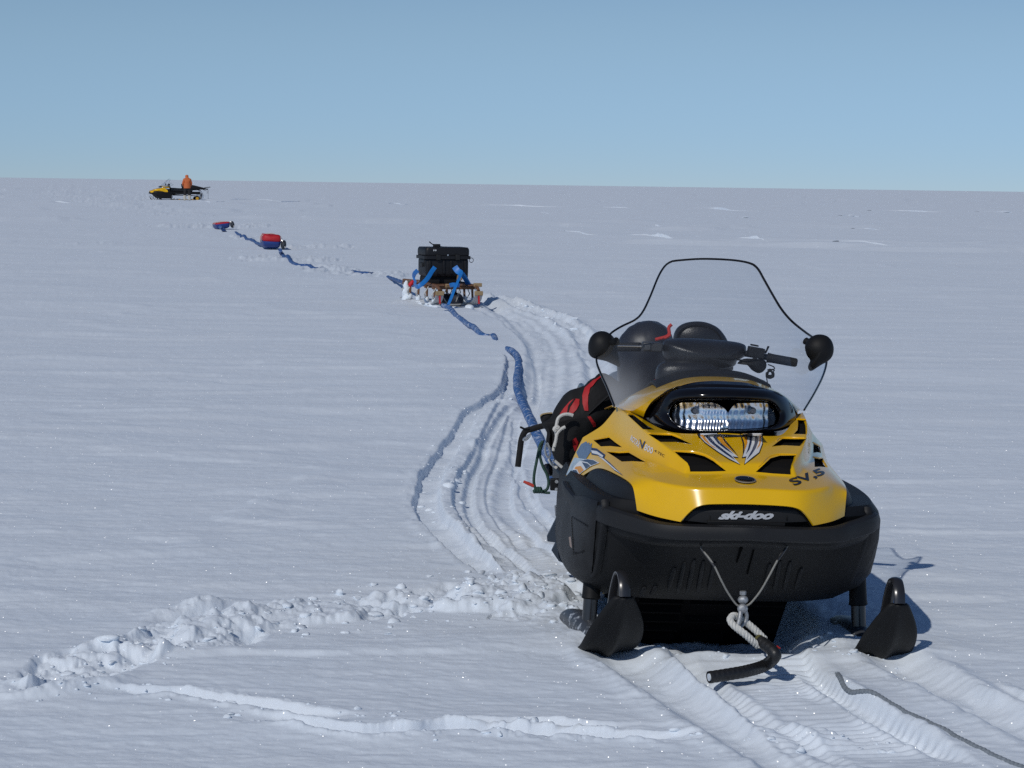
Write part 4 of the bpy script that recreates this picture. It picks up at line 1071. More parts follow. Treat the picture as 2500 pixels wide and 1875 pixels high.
# ---- handlebar, pad, switches, levers
hb = MB()
bar = spline([L(1520, 847, .66), L(1570, 847, .62), L(1640, 850, .60), L(1760, 856, .60), L(1850, 868, .58), L(1900, 878, .56), L(1940, 884, .55)], 6)
hb.tube(bar, .0115, 10)
handle = hb.build('handlebar', M_METAL, SM)
hb = MB(); hb.tube([L(1873, 873, .57), L(1885, 875, .565), L(1935, 884, .55), L(1944, 885.5, .548), L(1947, 886, .547)], [.0185, .0165, .0165, .0155, .010], 14); hb.build('grip', M_RUB, handle)
hb = MB(); hb.tube([L(1563, 847, .62), L(1530, 847, .65), L(1480, 848, .69), L(1474, 848, .70)], [.0165, .0165, .0165, .010], 14); hb.build('grip', M_RUB, handle)
rl = MB(); rl.tube([L(1508, 845, .60), L(1540, 845.5, .595), L(1566, 846, .59)], [.004, .004, .005], 8, flat=.6); rl.build('brake_lever', M_ALU, handle)
sw = MB(); sw.box(L(1592, 847, .575), (.074, .045, .034), Matrix.Rotation(R(2), 3, 'Y')); o = sw.build('switch_box', mat('grey_plastic', (.035, .036, .038), .5), handle, bevel=.006)
sw = MB(); sw.box(L(1581, 848, .55), (.022, .01, .022)); sw.build('switch_button', mat('grey_button', (.06, .062, .065), .4), o, bevel=.003)
sw = MB(); sw.box(L(1845, 860, .555), (.058, .045, .036), Matrix.Rotation(R(8), 3, 'Y')); sw.box(L(1842, 843, .56), (.03, .02, .006), Matrix.Rotation(R(8), 3, 'Y')); o = sw.build('switch_box', M_BLK2, handle, bevel=.005)
lv = MB(); lv.tube([L(1868, 862, .56), L(1873, 853, .555), L(1876, 846, .55)], [.006, .005, .006], 8, flat=.6); lv.build('choke_lever', M_BLK, handle)
th = MB(); th.inflate(spline([L(x, y, .55) for x, y in ((1800, 888), (1822, 890), (1835, 903), (1850, 911), (1862, 908), (1871, 896), (1868, 880), (1845, 876), (1815, 876))], 3, True), (0, -1, 0), .02, .015); th.build('throttle_housing', M_BLK, handle)
wi = MB()
wi.tube(spline([L(1800, 878, .55), L(1820, 880, .53), L(1840, 876, .53), L(1860, 870, .54)], 6), .003, 6)
wi.tube(spline([L(1786, 868, .55), L(1800, 872, .52), L(1812, 866, .53)], 6), .004, 6)
wi.build('control_cable', M_RUB, handle)
# coiled safety lanyard
ln = MB(); base = L(1879, 900, .55); pts = [L(1875, 890, .56), L(1888, 895, .55), L(1890, 901, .55), L(1874, 903, .55), L(1890, 903, .545)]
for k in range(60):
    t = k / 59; q = t * 2 * math.pi * 4.5
    pts.append(L(1880 + 11 * math.cos(q) * (0.7 + .3 * math.sin(3 * q)), 914 + 14 * t * .6 - 6 + 8 * math.sin(q), .55 + .01 * math.cos(q * .5)))
pts += [L(1872, 925, .52), L(1874, 936, .45)]
ln.tube(spline(pts, 3), .0022, 6); ln.build('safety_lanyard', M_RUB, SM)
# pad over the bar and the steering column
pd = MB(); pd.inflate(spline([L(x, y, .60) for x, y in ((1617, 842), (1622, 832), (1640, 828), (1690, 827), (1740, 830), (1785, 834), (1815, 840), (1822, 850), (1818, 868), (1800, 878), (1794, 890), (1770, 898), (1700, 900), (1650, 895), (1625, 880), (1617, 862))], 3, True), (0, -1, -.15), .085, .06, rings=8)
pd.build('handlebar_pad', M_VINYL, handle, angle=70)
pc = MB(); pc.loft([[Vector((x, y, z)) for x, y in ((a, .48), (b_, .48), (b_ + .01, .54), (b_ - .005, .64), (a + .005, .64), (a - .01, .54))] for a, b_, z in ((-.16, .06, .80), (-.155, .065, .86), (-.15, .07, .92))])
pc.build('steering_cover', M_VINYL, SM, subsurf=2)

# ---- seat and storage backrest
st = MB()
def seat_row(y, w, z0, z1, rnd=.75): return [Vector((w * a, y, z0 + (z1 - z0) * c)) for a, c in ((-1, 0), (-1.02, .35), (-.98, rnd), (-.75, .97), (-.35, 1.02), (.35, 1.02), (.75, .97), (.98, rnd), (1.02, .35), (1, 0))]
st.loft([seat_row(.62, .12, .56, .74), seat_row(.72, .15, .55, .78), seat_row(1.0, .18, .54, .76), seat_row(1.3, .2, .54, .74), seat_row(1.6, .21, .54, .76), seat_row(1.9, .21, .54, .78), seat_row(2.0, .19, .55, .76)])
st.build('seat', M_VINYL, SM, subsurf=2)
br = MB(); bo = spline([L(x, y, 1.35) for x, y in ((1644, 870), (1642, 835), (1648, 808), (1664, 792), (1690, 785), (1720, 786), (1748, 797), (1766, 815), (1778, 838), (1784, 870), (1780, 910), (1650, 910))], 4, True)
br.inflate(bo, (0, -1, .1), .055, .05, rings=8, pw=.4)
bko = br.build('backrest', M_VINYL, SM, angle=60)
pp = MB(); pi = [L(x, y, 1.31) for x, y in ((1652, 830), (1658, 812), (1676, 799), (1700, 795), (1730, 799), (1752, 812), (1764, 830))]
pp.tube(spline(pi, 5), .004, 6); pp.build('piping', M_GLOSS, bko)

# ---- tunnel, running boards, rack, track, skis
tn = MB(); tn.box((0, 1.45, .48), (.50, 1.9, .16)); tn.build('tunnel', M_BLK, SM, bevel=.01)
for sx in (-1, 1):
    rbd = MB(); rbd.box((sx * .32, 1.2, .335), (.14, 1.3, .03)); rbd.box((sx * .39, 1.2, .35), (.02, 1.3, .05)); rbd.build('running_board', M_BLK2, SM, bevel=.006)
    rk = MB(); rk.tube([(sx * .22, 1.75, .55), (sx * .23, 1.85, .64), (sx * .23, 2.35, .66), (sx * .23, 2.45, .62), (sx * .22, 2.45, .5)], .014, 8); rk.build('rack_rail', M_METAL, SM)
rk = MB()
for y in (1.88, 2.0, 2.15, 2.33): rk.tube([(-.23, y, .655), (.23, y, .655)], .011, 8)
rk.tube([(-.23, 2.45, .62), (.23, 2.45, .62)], .014, 8); rk.build('cargo_rack', M_METAL, SM)
fl = MB(); fl.box((0, 2.5, .3), (.5, .015, .34), Matrix.Rotation(R(-14), 3, 'X')); fl.build('snow_flap', M_RUB, SM, bevel=.004)
htc = MB(); htc.box((0, 2.5, .30), (.08, .16, .05)); htc.build('tow_hitch', M_METAL, SM, bevel=.006)
# mud guards seen past the hull on the left
def panel(name, pts, y, m, th=.008):
    n = len(pts); f = [L(px, py, y) for px, py in pts]
    mb = MB(); mb.add(f + [p + Vector((0, th, 0)) for p in f], [tuple(range(n - 1, -1, -1)), tuple(range(n, 2 * n))] + [(i, (i + 1) % n, n + (i + 1) % n, n + i) for i in range(n)])
    return mb.build(name, m, SM, smooth=False)
panel('foot_guard', [(1354, 1235), (1372, 1228), (1375, 1262), (1356, 1260)], .85, mat('grey_label_plate', (.2, .22, .26), .5))
panel('foot_guard', [(1362, 1258), (1380, 1262), (1380, 1330), (1368, 1326), (1337, 1322), (1336, 1310)], .9, M_SLATE, .02)
panel('foot_guard', [(1360, 1318), (1382, 1320), (1382, 1378), (1364, 1370), (1347, 1345)], 1.0, M_SLATE, .02)

# track belt with lugs
path = []
def arc(cy, cz, r, a0, a1, n=10):
    for k in range(n + 1):
        a = a0 + (a1 - a0) * k / n; path.append(Vector((0, cy + r * math.cos(a), cz + r * math.sin(a))))
arc(.18, .24, .16, R(95), R(208)); arc(.38, -.03, .08, R(215), R(268), 6); arc(2.0, -.03, .08, R(272), R(300), 4); arc(2.22, .16, .14, R(-60), R(85))
tkp = resample(path + [path[0].copy()], .02)
tk = MB(); W2 = .265
rows = []
N = len(tkp)
def trow(i):
    p = tkp[i]; t = (tkp[(i + 1) % N] - tkp[i - 1]).normalized(); nn = Vector((0, -t.z, t.y)); return p, t, nn
cen = Vector((0, 1.3, .2))
for i in range(N):
    p, t, nn = trow(i)
    if nn.dot(p - cen) < 0: nn = -nn
    h = .008
    rows.append([p + Vector((-W2, 0, 0)) - nn * h, p + Vector((-W2, 0, 0)) + nn * h, p + Vector((W2, 0, 0)) + nn * h, p + Vector((W2, 0, 0)) - nn * h])
rows.append(rows[0]); tk.grid(rows, True)
for i in range(0, N, 3):
    p, t, nn = trow(i)
    if nn.dot(p - cen) < 0: nn = -nn
    for xa, xb in ((-.255, -.10), (-.075, .075), (.10, .255)):
        if (i // 3) % 2 and xa == -.075: continue
        vs = [p + Vector((x, 0, 0)) + nn * h + t * w for h, w in ((0.004, .008), (.034, .004)) for x in (xa, xb)] + [p + Vector((x, 0, 0)) + nn * h - t * w for h, w in ((0.004, .008), (.034, .004)) for x in (xa, xb)]
        tk.add(vs, [(0, 1, 3, 2), (5, 4, 6, 7), (2, 3, 7, 6), (0, 2, 6, 4), (1, 5, 7, 3)])
track = tk.build('track', M_RUBF, SM, angle=30)
wh = MB()
M_WHY = mat('yellow_wheel', (.6, .32, .01), .4)
for y, z, r in ((.8, .065, .07), (1.15, .065, .07), (1.55, .065, .07), (1.95, .065, .07), (2.22, .16, .12)):
    for sx in (-1, 1):
        w = MB(); w.tube([(sx * .23, y, z), (sx * .285, y, z)], r, 18); o = w.build('bogie_wheel', M_RUB, track)
        w = MB(); w.tube([(sx * .284, y, z), (sx * .292, y, z)], [r * .8, r * .6], 14); w.build('wheel_disc', M_WHY, o) if False else None
        w.build('wheel_disc', M_WHY, track)
sl = MB()
for sx in (-1, 1): sl.box((sx * .16, 1.4, .075), (.04, 1.35, .05))
sl.build('slide_rail', M_METAL, track, bevel=.005)

# skis
def make_ski(sx, ox, turn):
    sk = bpy.data.objects.new('ski', None)
    prof = [(.46, .012, .055), (.43, .002, .075), (.36, .0, .083), (.12, .0, .088), (-.12, .0, .09), (-.23, .008, .096), (-.31, .035, .100), (-.37, .085, .098), (-.415, .135, .086), (-.445, .185, .062), (-.465, .222, .040), (-.472, .238, .030)]
    rows = []
    for y, z, w in prof:
        ke = .024 if y > -.36 else .024 * max(0.2, (y + .5) / .14)
        up_ = [(-1, .012), (-.8, .0), (-.45, .003), (-.2, -.006), (0, -ke), (.2, -.006), (.45, .003), (.8, 0), (1, .012)]
        top = [(1, .020), (.8, .012), (.3, .012), (-.3, .012), (-.8, .012), (-1, .020)]
        # tilt of the section follows the ski's curve
        rows.append([Vector((a * w, y, z + c)) for a, c in up_ + top])
    for i, (y, z, w) in enumerate(prof):
        j, k = min(i + 1, len(prof) - 1), max(i - 1, 0)
        t = Vector((0, prof[j][0] - prof[k][0], prof[j][1] - prof[k][1])).normalized(); nn = Vector((0, t.z, -t.y))
        if nn.z < 0: nn = -nn
        base = Vector((0, y, z))
        rows[i] = [Vector((p.x, 0, 0)) + base + nn * (p.z - z) for p in rows[i]]
    Rz = Matrix.Rotation(turn, 3, 'Z'); o0 = Vector((ox, 0, -.02))
    tf = lambda p: Rz @ Vector(p) + o0
    mb = MB(); mb.loft([[tf(p) for p in r] for r in rows])
    ski = mb.build('ski', M_BLK, SM, subsurf=2)
    lp = MB(); pts = spline([(0, -.472, .240), (0, -.458, .280), (0, -.425, .308), (0, -.385, .30), (0, -.345, .25), (0, -.315, .18), (0, -.29, .10), (0, -.28, .05)], 5)
    lp.tube([tf(p) for p in pts], [.019] * len(pts), 10, flat=.45, upv=(0, 0, 1)); lp.build('ski_loop', M_METAL, ski)
    bo = MB(); bo.loft([[tf((a * w, y, z0 + (z1 - z0) * c)) for a, c in ((-1, 0), (-.9, .7), (-.5, 1), (.5, 1), (.9, .7), (1, 0))] for y, w, z0, z1 in ((-.16, .03, .01, .05), (-.05, .05, .01, .085), (.12, .055, .01, .09), (.26, .05, .01, .075), (.34, .03, .01, .04))])
    bo.build('ski_saddle', mat('frosted_mount', (.05, .055, .065), .45, frost=.25), ski, subsurf=1)
    stt = MB(); top = Vector((ox + sx * -.012, .035, .27)); bot = o0 + Vector((0, 0, .04))
    stt.tube([bot, bot.lerp(top, .45)], .0255, 16)
    stt2 = MB(); stt2.tube([bot.lerp(top, .42), bot.lerp(top, .44), bot.lerp(top, .5), bot.lerp(top, .98)], [.024, .033, .031, .029], 16)
    stt.build('strut', M_METAL, SM); stt2.build('strut_sleeve', M_BLK, SM)
    return ski
make_ski(-1, -.430, R(7)); make_ski(1, .505, R(2))
# ------------------------------------------------------------------ load on the near machine
def hang(pts, n=5): return spline(pts, n)
def Lw(px, py, y): return toW(L(px, py, y))

# black waterproof bag standing behind the handlebar on the left
db = empty('dry_bag', 'big black rounded waterproof bag standing behind the handlebar of the near snowmobile', 'bag', (0, 0, 0))
bx = [(1508, 900), (1507, 850), (1514, 825), (1530, 803), (1556, 787), (1585, 783), (1610, 787), (1630, 798), (1645, 822), (1652, 870), (1650, 930), (1640, 985), (1540, 1000), (1516, 950)]
mb = MB(); mb.inflate(spline([Lw(x, y, 1.05) for x, y in bx], 4, True), (0, -1, .1), .11, .13, rings=9, pw=.45, centre=Lw(1580, 880, 1.05))
mb.crumple(.014, 9.0).build('bag_body', mat('rubberised_fabric', (.008, .010, .018), .42, spec=.4, bump=.15, bscale=40, vary=.3), db, angle=80)
rd = MB(); rd.tube(spline([Lw(1640, 792, .86), Lw(1633, 800, .86), Lw(1634, 815, .85), Lw(1626, 822, .84), Lw(1612, 826, .84), Lw(1600, 829, .84)], 5), .0065, 8)
rd.tube(spline([Lw(1637, 817, .83), Lw(1630, 822, .83), Lw(1622, 826, .83)], 4), .0055, 8)
tag(rd.build('lashing_cord', M_REDC), 'short red cord tied over the top of the black bag', 'cord')
rd = MB(); rd.tube(spline([Lw(1590, 946, .62), Lw(1602, 930, .62), Lw(1620, 917, .62), Lw(1634, 908, .62), Lw(1626, 898, .62)], 5), .0075, 8)
rd.tube(spline([Lw(1630, 904, .61), Lw(1640, 908, .61), Lw(1648, 912, .61), Lw(1646, 924, .61), Lw(1634, 922, .61), Lw(1638, 908, .60)], 5), .0075, 8)
tag(rd.build('lashing_cord', M_REDC), 'red cord with a knot lying behind the windshield base', 'cord')

# black and red rucksack lashed to the side
BY = 1.0
bp_ = empty('rucksack', 'black and red rucksack strapped to the side of the near snowmobile', 'rucksack')
bo = [(1482, 915), (1462, 925), (1440, 940), (1425, 950), (1391, 957), (1378, 975), (1360, 1000), (1350, 1015), (1335, 1030), (1322, 1040), (1330, 1060), (1345, 1090), (1356, 1120), (1365, 1150), (1385, 1165), (1420, 1150), (1460, 1100), (1500, 1060), (1545, 1010), (1530, 950)]
mb = MB(); mb.inflate(spline([Lw(x, y, BY) for x, y in bo], 3, True), (-.35, -1, .2), .13, .18, rings=9, pw=.5, centre=Lw(1440, 1030, BY))
body = mb.crumple(.016, 11.0).build('bag_body', M_FABB, bp_, angle=70)
_bt = BVHTree.FromPolygons([v.co.copy() for v in body.data.vertices], [tuple(p.vertices) for p in body.data.polygons])
def wpatch(name, polys, m, tree, off_, parent, step=5):
    mb = MB(); o = Vector((0, 0, CH))
    for poly in polys:
        v2, f2 = fill2d(poly, step); vs = []
        for p in v2:
            d = ray(p.x, p.y).normalized(); loc, n, _, _ = tree.ray_cast(o, d)
            if loc is None: loc, n, _, _ = tree.find_nearest(o + d * 8.9)
            if n.dot(d) > 0: n = -n
            vs.append(loc + n * off_)
        mb.add(vs, f2)
    return mesh_obj(name, mb.v, mb.f, m, parent, angle=180)
z5 = lambda pts: [(1240 + x / 5.027, 900 + y / 5.027) for x, y in pts]
wpatch('red_panel', [z5([(1150, 85), (1050, 150), (950, 240), (915, 340), (920, 440), (940, 520), (985, 522), (980, 430), (985, 330), (1020, 240), (1090, 150), (1160, 95)])], M_FABR, _bt, .004, bp_)
wpatch('red_panel', [z5([(640, 565), (690, 490), (760, 410), (810, 372), (880, 380), (875, 440), (840, 510), (790, 560), (720, 555)])], M_FABR, _bt, .004, bp_)
wpatch('red_panel', [z5([(975, 590), (1010, 585), (1070, 665), (1075, 700), (1045, 715), (1020, 660)])], M_FABR, _bt, .004, bp_)
wpatch('red_panel', [z5([(790, 870), (830, 840), (860, 900), (835, 1000), (815, 1010), (795, 940)])], M_FABR, _bt, .004, bp_)
wpatch('fold', [z5([(810, 375), (825, 378), (770, 470), (745, 560), (730, 555), (752, 460)])], M_FABB, _bt, .007, bp_)
mb = MB(); mb.tube(spline([Lw(*q, BY - .12) for q in z5([(1235, 330), (1100, 450), (985, 560)])], 6), .012, 8, flat=.4); mb.build('strap', M_FABB, bp_)
# loose webbing sticking out to the left
mb = MB(); mb.tube(spline([Lw(*q, BY + .05) for q in z5([(560, 640), (470, 690), (380, 715), (300, 740), (220, 765), (180, 830), (160, 900), (148, 1000), (135, 1100), (122, 1205)])], 6), .0115, 8, flat=.35, upv=(0, 1, 0)); mb.build('webbing_strap', M_FABB, bp_)
mb = MB(); mb.tube(spline([Lw(*q, BY + .05) for q in z5([(260, 735), (210, 740), (175, 728), (150, 715)])], 5), [.009] * 15 + [.006], 8, flat=.45); mb.build('webbing_end', M_FABB, bp_)
mb = MB(); mb.inflate(spline([Lw(*q, BY + .02) for q in z5([(395, 590), (420, 560), (540, 545), (560, 600), (560, 650), (440, 680), (410, 650)])], 3, True), (0, -1, .2), .02, .02); mb.build('side_pocket', M_FABB, bp_)
mb = MB(); mb.tube(spline([Lw(*q, BY - .0) for q in z5([(395, 588), (420, 562), (480, 548), (545, 545)])], 5), .003, 6); mb.build('piping', mat('tan_piping', (.4, .3, .15), .7), bp_)
mb = MB()
for q, w in (([(500, 720), (510, 800), (500, 880), (510, 960)], .02), ([(640, 900), (620, 980), (600, 1060), (600, 1110)], .014), ([(440, 880), (425, 930), (410, 990)], .006)): mb.tube(spline([Lw(*p, BY - .05) for p in z5(q)], 5), w, 8, flat=.5)
mb.build('hanging_webbing', M_FABB, bp_)
mb = MB(); mb.box(Lw(*z5([(575, 1420)])[0], .78), (.035, .02, .045)); o = mb.build('buckle_plate', M_BLK, bp_, bevel=.004)
for yy in (1385, 1480):
    mb = MB(); c = Lw(*z5([(597, yy)])[0], .765); mb.tube([c, c - Vector((0, .006, 0))], .0065, 12); mb.build('rivet', M_GALV, o)

wr = MB()
wr.tube(spline([Lw(*q, BY - .16) for q in z5([(800, 575), (740, 560), (670, 570), (620, 610), (600, 680), (590, 760), (600, 850), (575, 930), (555, 1010)])], 6), .0065, 8)
wr.tube(spline([Lw(*q, BY - .17) for q in z5([(705, 715), (650, 745), (605, 800), (590, 880), (570, 960)])], 6), .0065, 8)
wr.tube(spline([Lw(*q, BY - .17) for q in z5([(560, 760), (585, 740), (625, 730), (600, 715), (570, 740), (590, 770)])], 5), .007, 8)
wr.tube(spline([Lw(*q, BY - .14) for q in z5([(500, 1110), (540, 1170), (600, 1220)])], 5), .006, 8)
wr.tube(spline([Lw(*q, BY - .15) for q in z5([(560, 1120), (640, 1190), (720, 1260)])], 5), .006, 8)
tag(wr.build('white_rope', M_WROPE), 'white rope tied in loops beside the rucksack', 'rope')
gr = MB()
gr.tube(spline([Lw(*q, BY - .1) for q in z5([(430, 890), (395, 940), (375, 1020), (350, 1150), (325, 1280), (318, 1380), (330, 1450), (355, 1480)])], 6), .0055, 8)
gr.tube(spline([Lw(*q, BY - .1) for q in z5([(400, 960), (395, 1080), (430, 1200), (480, 1300), (500, 1400), (480, 1480), (420, 1510)])], 6), .0055, 8)
kn = []
for k in range(30):
    q = k / 29 * 2 * math.pi * 3.5; kn.append(Lw(*z5([(320 + 100 * k / 29, 1490 + 25 * math.sin(q))])[0], BY - .1 + .012 * math.cos(q)))
gr.tube(spline(kn, 2), .006, 8)
gr.tube(spline([Lw(*q, BY - .1) for q in z5([(400, 1510), (460, 1522), (518, 1524)])], 4), .005, 8)
gc = gr.build('green_cord', M_GREEN); tag(gc, 'dark green cord loop with a knot and a red tag end', 'cord')
mb = MB(); mb.tube([Lw(*q, BY - .1) for q in z5([(315, 1440), (250, 1410), (192, 1385)])], [.0065, .0065, .005], 8); mb.build('red_tag', mat('red_plastic', (.55, .06, .04), .5), gc)
cb = MB()
cb.tube(spline([Lw(*q, BY - .18) for q in z5([(470, 910), (455, 980), (470, 1060), (500, 1090), (520, 1040), (500, 960), (480, 910)])], 4), .004, 6)
tag(cb.build('carabiner', M_ALU), 'long narrow metal clip hanging among the black webbing above the green cord', 'carabiner')
cb = MB(); cb.tube(spline([Lw(*q, BY - .18) for q in z5([(270, 820), (240, 860), (200, 880), (195, 862), (240, 830), (285, 800)])], 4), .004, 6)
tag(cb.build('carabiner', M_ALU), 'bare metal clip on the loose strap end sticking out left of the rucksack', 'carabiner')
sh = MB(); sh.inflate(spline([Lw(*q, BY - .02) for q in z5([(440, 1180), (520, 1165), (550, 1240), (540, 1310), (490, 1318), (470, 1260)])], 3, True), (0, -1, 0), .02, .015)
tag(sh.build('pulley', M_METAL), 'dark rope pulley hanging beside the white rope', 'pulley')

# ------------------------------------------------------------------ recovery strop hanging from the nose
def helix_rope(path, r, strands=3, pitch=.035, n=6):
    mb = MB(); sp = resample(path, .0035)
    for k in range(strands):
        pts = []; prev = None; s_ = 0
        for i, p in enumerate(sp):
            t = (sp[min(i + 1, len(sp) - 1)] - sp[max(i - 1, 0)]).normalized()
            a = prev - prev.dot(t) * t if prev else Vector((0, 0, 1)) - t.z * t
            a.normalize(); prev = a; b = t.cross(a); q = 2 * math.pi * (i * .0035 / pitch + k / strands)
            pts.append(p + (a * math.cos(q) + b * math.sin(q)) * r * .5)
        mb.tube(pts, r * .58, n)
    return mb
TS = empty('tow_strop', 'grey wire bridle with a white rope loop and black hose hanging from the snowmobile nose', 'tow rope')
mb = MB()
mb.tube(spline([Lw(1713, 1325, S(-.50)), Lw(1713, 1340, -.53), Lw(1729, 1360, -.55), Lw(1744, 1382, -.56), Lw(1760, 1415, -.56), Lw(1776, 1445, -.55), Lw(1797, 1475, -.54), Lw(1810, 1480, -.54)], 8), .0032, 8)
mb.tube(spline([Lw(1927, 1326, -.50), Lw(1919, 1338, -.53), Lw(1904, 1358, -.55), Lw(1891, 1381, -.56), Lw(1874, 1413, -.56), Lw(1855, 1445, -.55), Lw(1832, 1473, -.54), Lw(1818, 1480, -.54)], 8), .0032, 8)
mb.build('wire_bridle', M_CABLE, TS)
for q in ([(1713, 1341, -.535), (1744, 1382, -.562)], [(1919, 1338, -.535), (1898, 1368, -.558)]): mb = MB(); mb.tube([Lw(*p) for p in q], .0042, 8); mb.build('crimp_sleeve', M_METAL, TS)
mb = MB(); mb.tube([Lw(1814, 1443, -.53), Lw(1814, 1452, -.53)], .0105, 6); mb.ell(Lw(1814, 1464, -.535), (.017, .014, .014)); mb.ell(Lw(1813, 1486, -.545), (.017, .012, .016))
mb.tube(spline([Lw(1808, 1494, -.55), Lw(1806, 1510, -.56), Lw(1802, 1524, -.565), Lw(1798, 1530, -.56)], 4), .0075, 10); mb.tube(spline([Lw(1820, 1492, -.545), Lw(1823, 1505, -.54), Lw(1818, 1520, -.54), Lw(1806, 1531, -.55)], 4), .0065, 10)
mb.build('shackle', M_GALV, TS)
mb = helix_rope(spline([Lw(1852, 1578, -.56), Lw(1836, 1564, -.57), Lw(1818, 1548, -.575), Lw(1800, 1534, -.57), Lw(1787, 1522, -.56), Lw(1783, 1512, -.55), Lw(1790, 1503, -.54), Lw(1802, 1507, -.53), Lw(1820, 1518, -.53), Lw(1840, 1535, -.535), Lw(1858, 1552, -.54), Lw(1868, 1562, -.545)], 8), .0115)
mb.build('rope_loop', M_WROPE, TS)
hp_ = spline([Lw(1850, 1562, -.54), Lw(1868, 1574, -.57), Lw(1885, 1588, -.60), Lw(1892, 1602, -.61), G(1868, 1624, .020), G(1824, 1638, .018), G(1775, 1647, .013), G(1729, 1654, .008)], 14)
hp_ = resample(hp_, .003)
rr = [.0195 + .0005 * math.sin(i * 1.05) for i in range(len(hp_))]
mb = MB(); mb.tube(hp_, rr, 18, cap=False)
mb.tube([hp_[-1], hp_[-1] + (hp_[-2] - hp_[-1]) * 2], [.0185, .0125], 18, cap=False)
mb.build('hose_sleeve', M_HOSE, TS)
mb = MB(); mb.tube(hp_[1:5], [.0205] * 4, 16); mb.build('tape_band', mat('olive_tape', (.10, .09, .025), .5), TS)
mb = MB(); mb.tube([hp_[-1], hp_[-1].lerp(hp_[-6], 1)], [.012, .012], 12); mb.build('rope_end', M_SNOW, TS)
mb = MB(); mb.tube([Lw(1896, 1578, -.6), Lw(1905, 1583, -.6)], [.004, .002], 6); mb.build('red_thread', M_REDC, TS)

# frosted rope trailing out of the picture on the lower right
pp_ = resample(spline([G(x, y, dz) for x, y, dz in ((2040, 1661, -.03), (2055, 1668, -.005), (2070, 1675, .004), (2088, 1684, .005), (2135, 1703, .006), (2178, 1722, .006), (2225, 1744, .007), (2269, 1765, .006), (2310, 1783, .004), (2359, 1806, .006), (2430, 1840, .006), (2500, 1872, .006), (2700, 1970, .006))], 10), .006)
pp_ = [Vector((p.x, p.y, SN.height(p) - .001)) if i > 6 else p for i, p in enumerate(pp_)]
k_ = 9; zs = np.convolve([p.z for p in pp_], np.ones(k_) / k_, 'same'); zs[:k_] = [p.z for p in pp_[:k_]]; zs[-k_:] = [p.z for p in pp_[-k_:]]
pp_ = [Vector((p.x, p.y, z)) for p, z in zip(pp_, zs)]
mb = MB(); mb.tube(pp_, [.0085 + .0008 * math.sin(i * 1.7) for i in range(len(pp_))], 10)
tag(mb.build('grey_rope', M_GREYR), 'frosted grey rope lying on the packed track at lower right', 'rope')

# ------------------------------------------------------------------ blue hose lines over the snow
def ground_line(name, px, r, m, label, cat, sink=None, step=.02, wig=.05):
    """px: (x, y, lift) photo pixels on the snow"""
    pts = spline([G(x, y, dz) for x, y, dz in px], 10); pts = resample(pts, step)
    z = []
    lift = np.interp(np.linspace(0, len(px) - 1, len(pts)), range(len(px)), [q[2] for q in px])
    for p, l in zip(pts, lift): z.append(SN.height(p) + l)
    k = max(3, int(.25 / step)); pad = np.pad(z, k, 'edge'); z = np.convolve(pad, np.ones(2 * k + 1) / (2 * k + 1), 'valid')
    pts = [Vector((p.x, p.y, zz)) for p, zz in zip(pts, z)]
    rs = [r * (1 + .05 * math.sin(i * step * 150) + wig * math.sin(i * step * 2.3)) for i in range(len(pts))]
    mb = MB(); mb.tube(pts, rs, 10)
    return tag(mb.build(name, m), label, cat)
hx = [G(1230, 848, -.05), G(1240, 853, .0), G(1252, 858, .03), G(1262, 870, .035), G(1266, 890, .03), G(1262, 920, .02), G(1263, 950, .02), G(1275, 985, .02), G(1290, 1015, .02), G(1305, 1050, .025), G(1322, 1085, .03)]
hx += [Lw(1352, 1130, 2.9), Lw(1362, 1170, 2.75), toW((-.05, 2.6, .3)), toW((0, 2.5, .3))]
hx = resample(spline(hx, 10), .008)
mb = MB(); mb.tube(hx, [.0275 * (1 + .06 * math.sin(i * .008 * 190) + .06 * math.sin(i * .05)) for i in range(len(hx))], 12)
tag(mb.build('tow_hose', M_BLUE), 'frosted blue hose running from the back of the near snowmobile over the ruts', 'hose')
ground_line('tow_hose', [(1082, 748, .06), (1094, 757, .03), (1108, 770, .0), (1128, 783, .02), (1150, 795, .03), (1170, 808, .035), (1188, 819, .01), (1198, 824, -.04), (1214, 834, .012), (1224, 838, -.03), (1230, 842, -.06)], .028, M_BLUE, 'blue hose half buried in snow in front of the wooden sled', 'hose')
hq = [G(858, 662, -.03), G(870, 664.5, .01), G(885, 666.5, .015), G(905, 668, .015)] + [W(925, 671, 41.0), W(945, 676, 37.0), W(965, 683, 34.2), W(985, 690, 32.0), W(1000, 694, 31.0), W(1008, 696, 30.4)]
hq = resample(spline(hq, 10), .05)
mb = MB(); mb.tube(hq, [.026 * (1 + .12 * math.sin(i * .35)) for i in range(len(hq))], 10)
tag(mb.build('tow_hose', M_BLUE_SHADED), 'thin blue hose leading to the left end of the wooden sled', 'hose')
ground_line('tow_hose', [(684, 612, .12), (688, 620, .02), (694, 627, .02), (705, 634, .025), (720, 643, .025), (738, 648, .01), (750, 650, .0), (772, 653, .01), (790, 655, -.03)], .036, M_BLUE_SHADED, 'blue hose in the snow in front of the taller red and blue sled', 'hose', step=.08)
ground_line('tow_hose', [(574, 569, -.03), (582, 573, .02), (596, 580, .02), (610, 586, .02), (625, 592, .03), (643, 596, .08)], .034, M_BLUE_SHADED, 'shaded blue hose lying between the two red and blue sleds', 'hose', step=.08)
ground_line('tow_hose', [(537, 555, .14), (541, 560, .08), (545, 566, .02), (550, 568, -.02)], .045, M_BLUE_SHADED, 'short blue hose leaving the front of the farther red and blue sled', 'hose', step=.08)
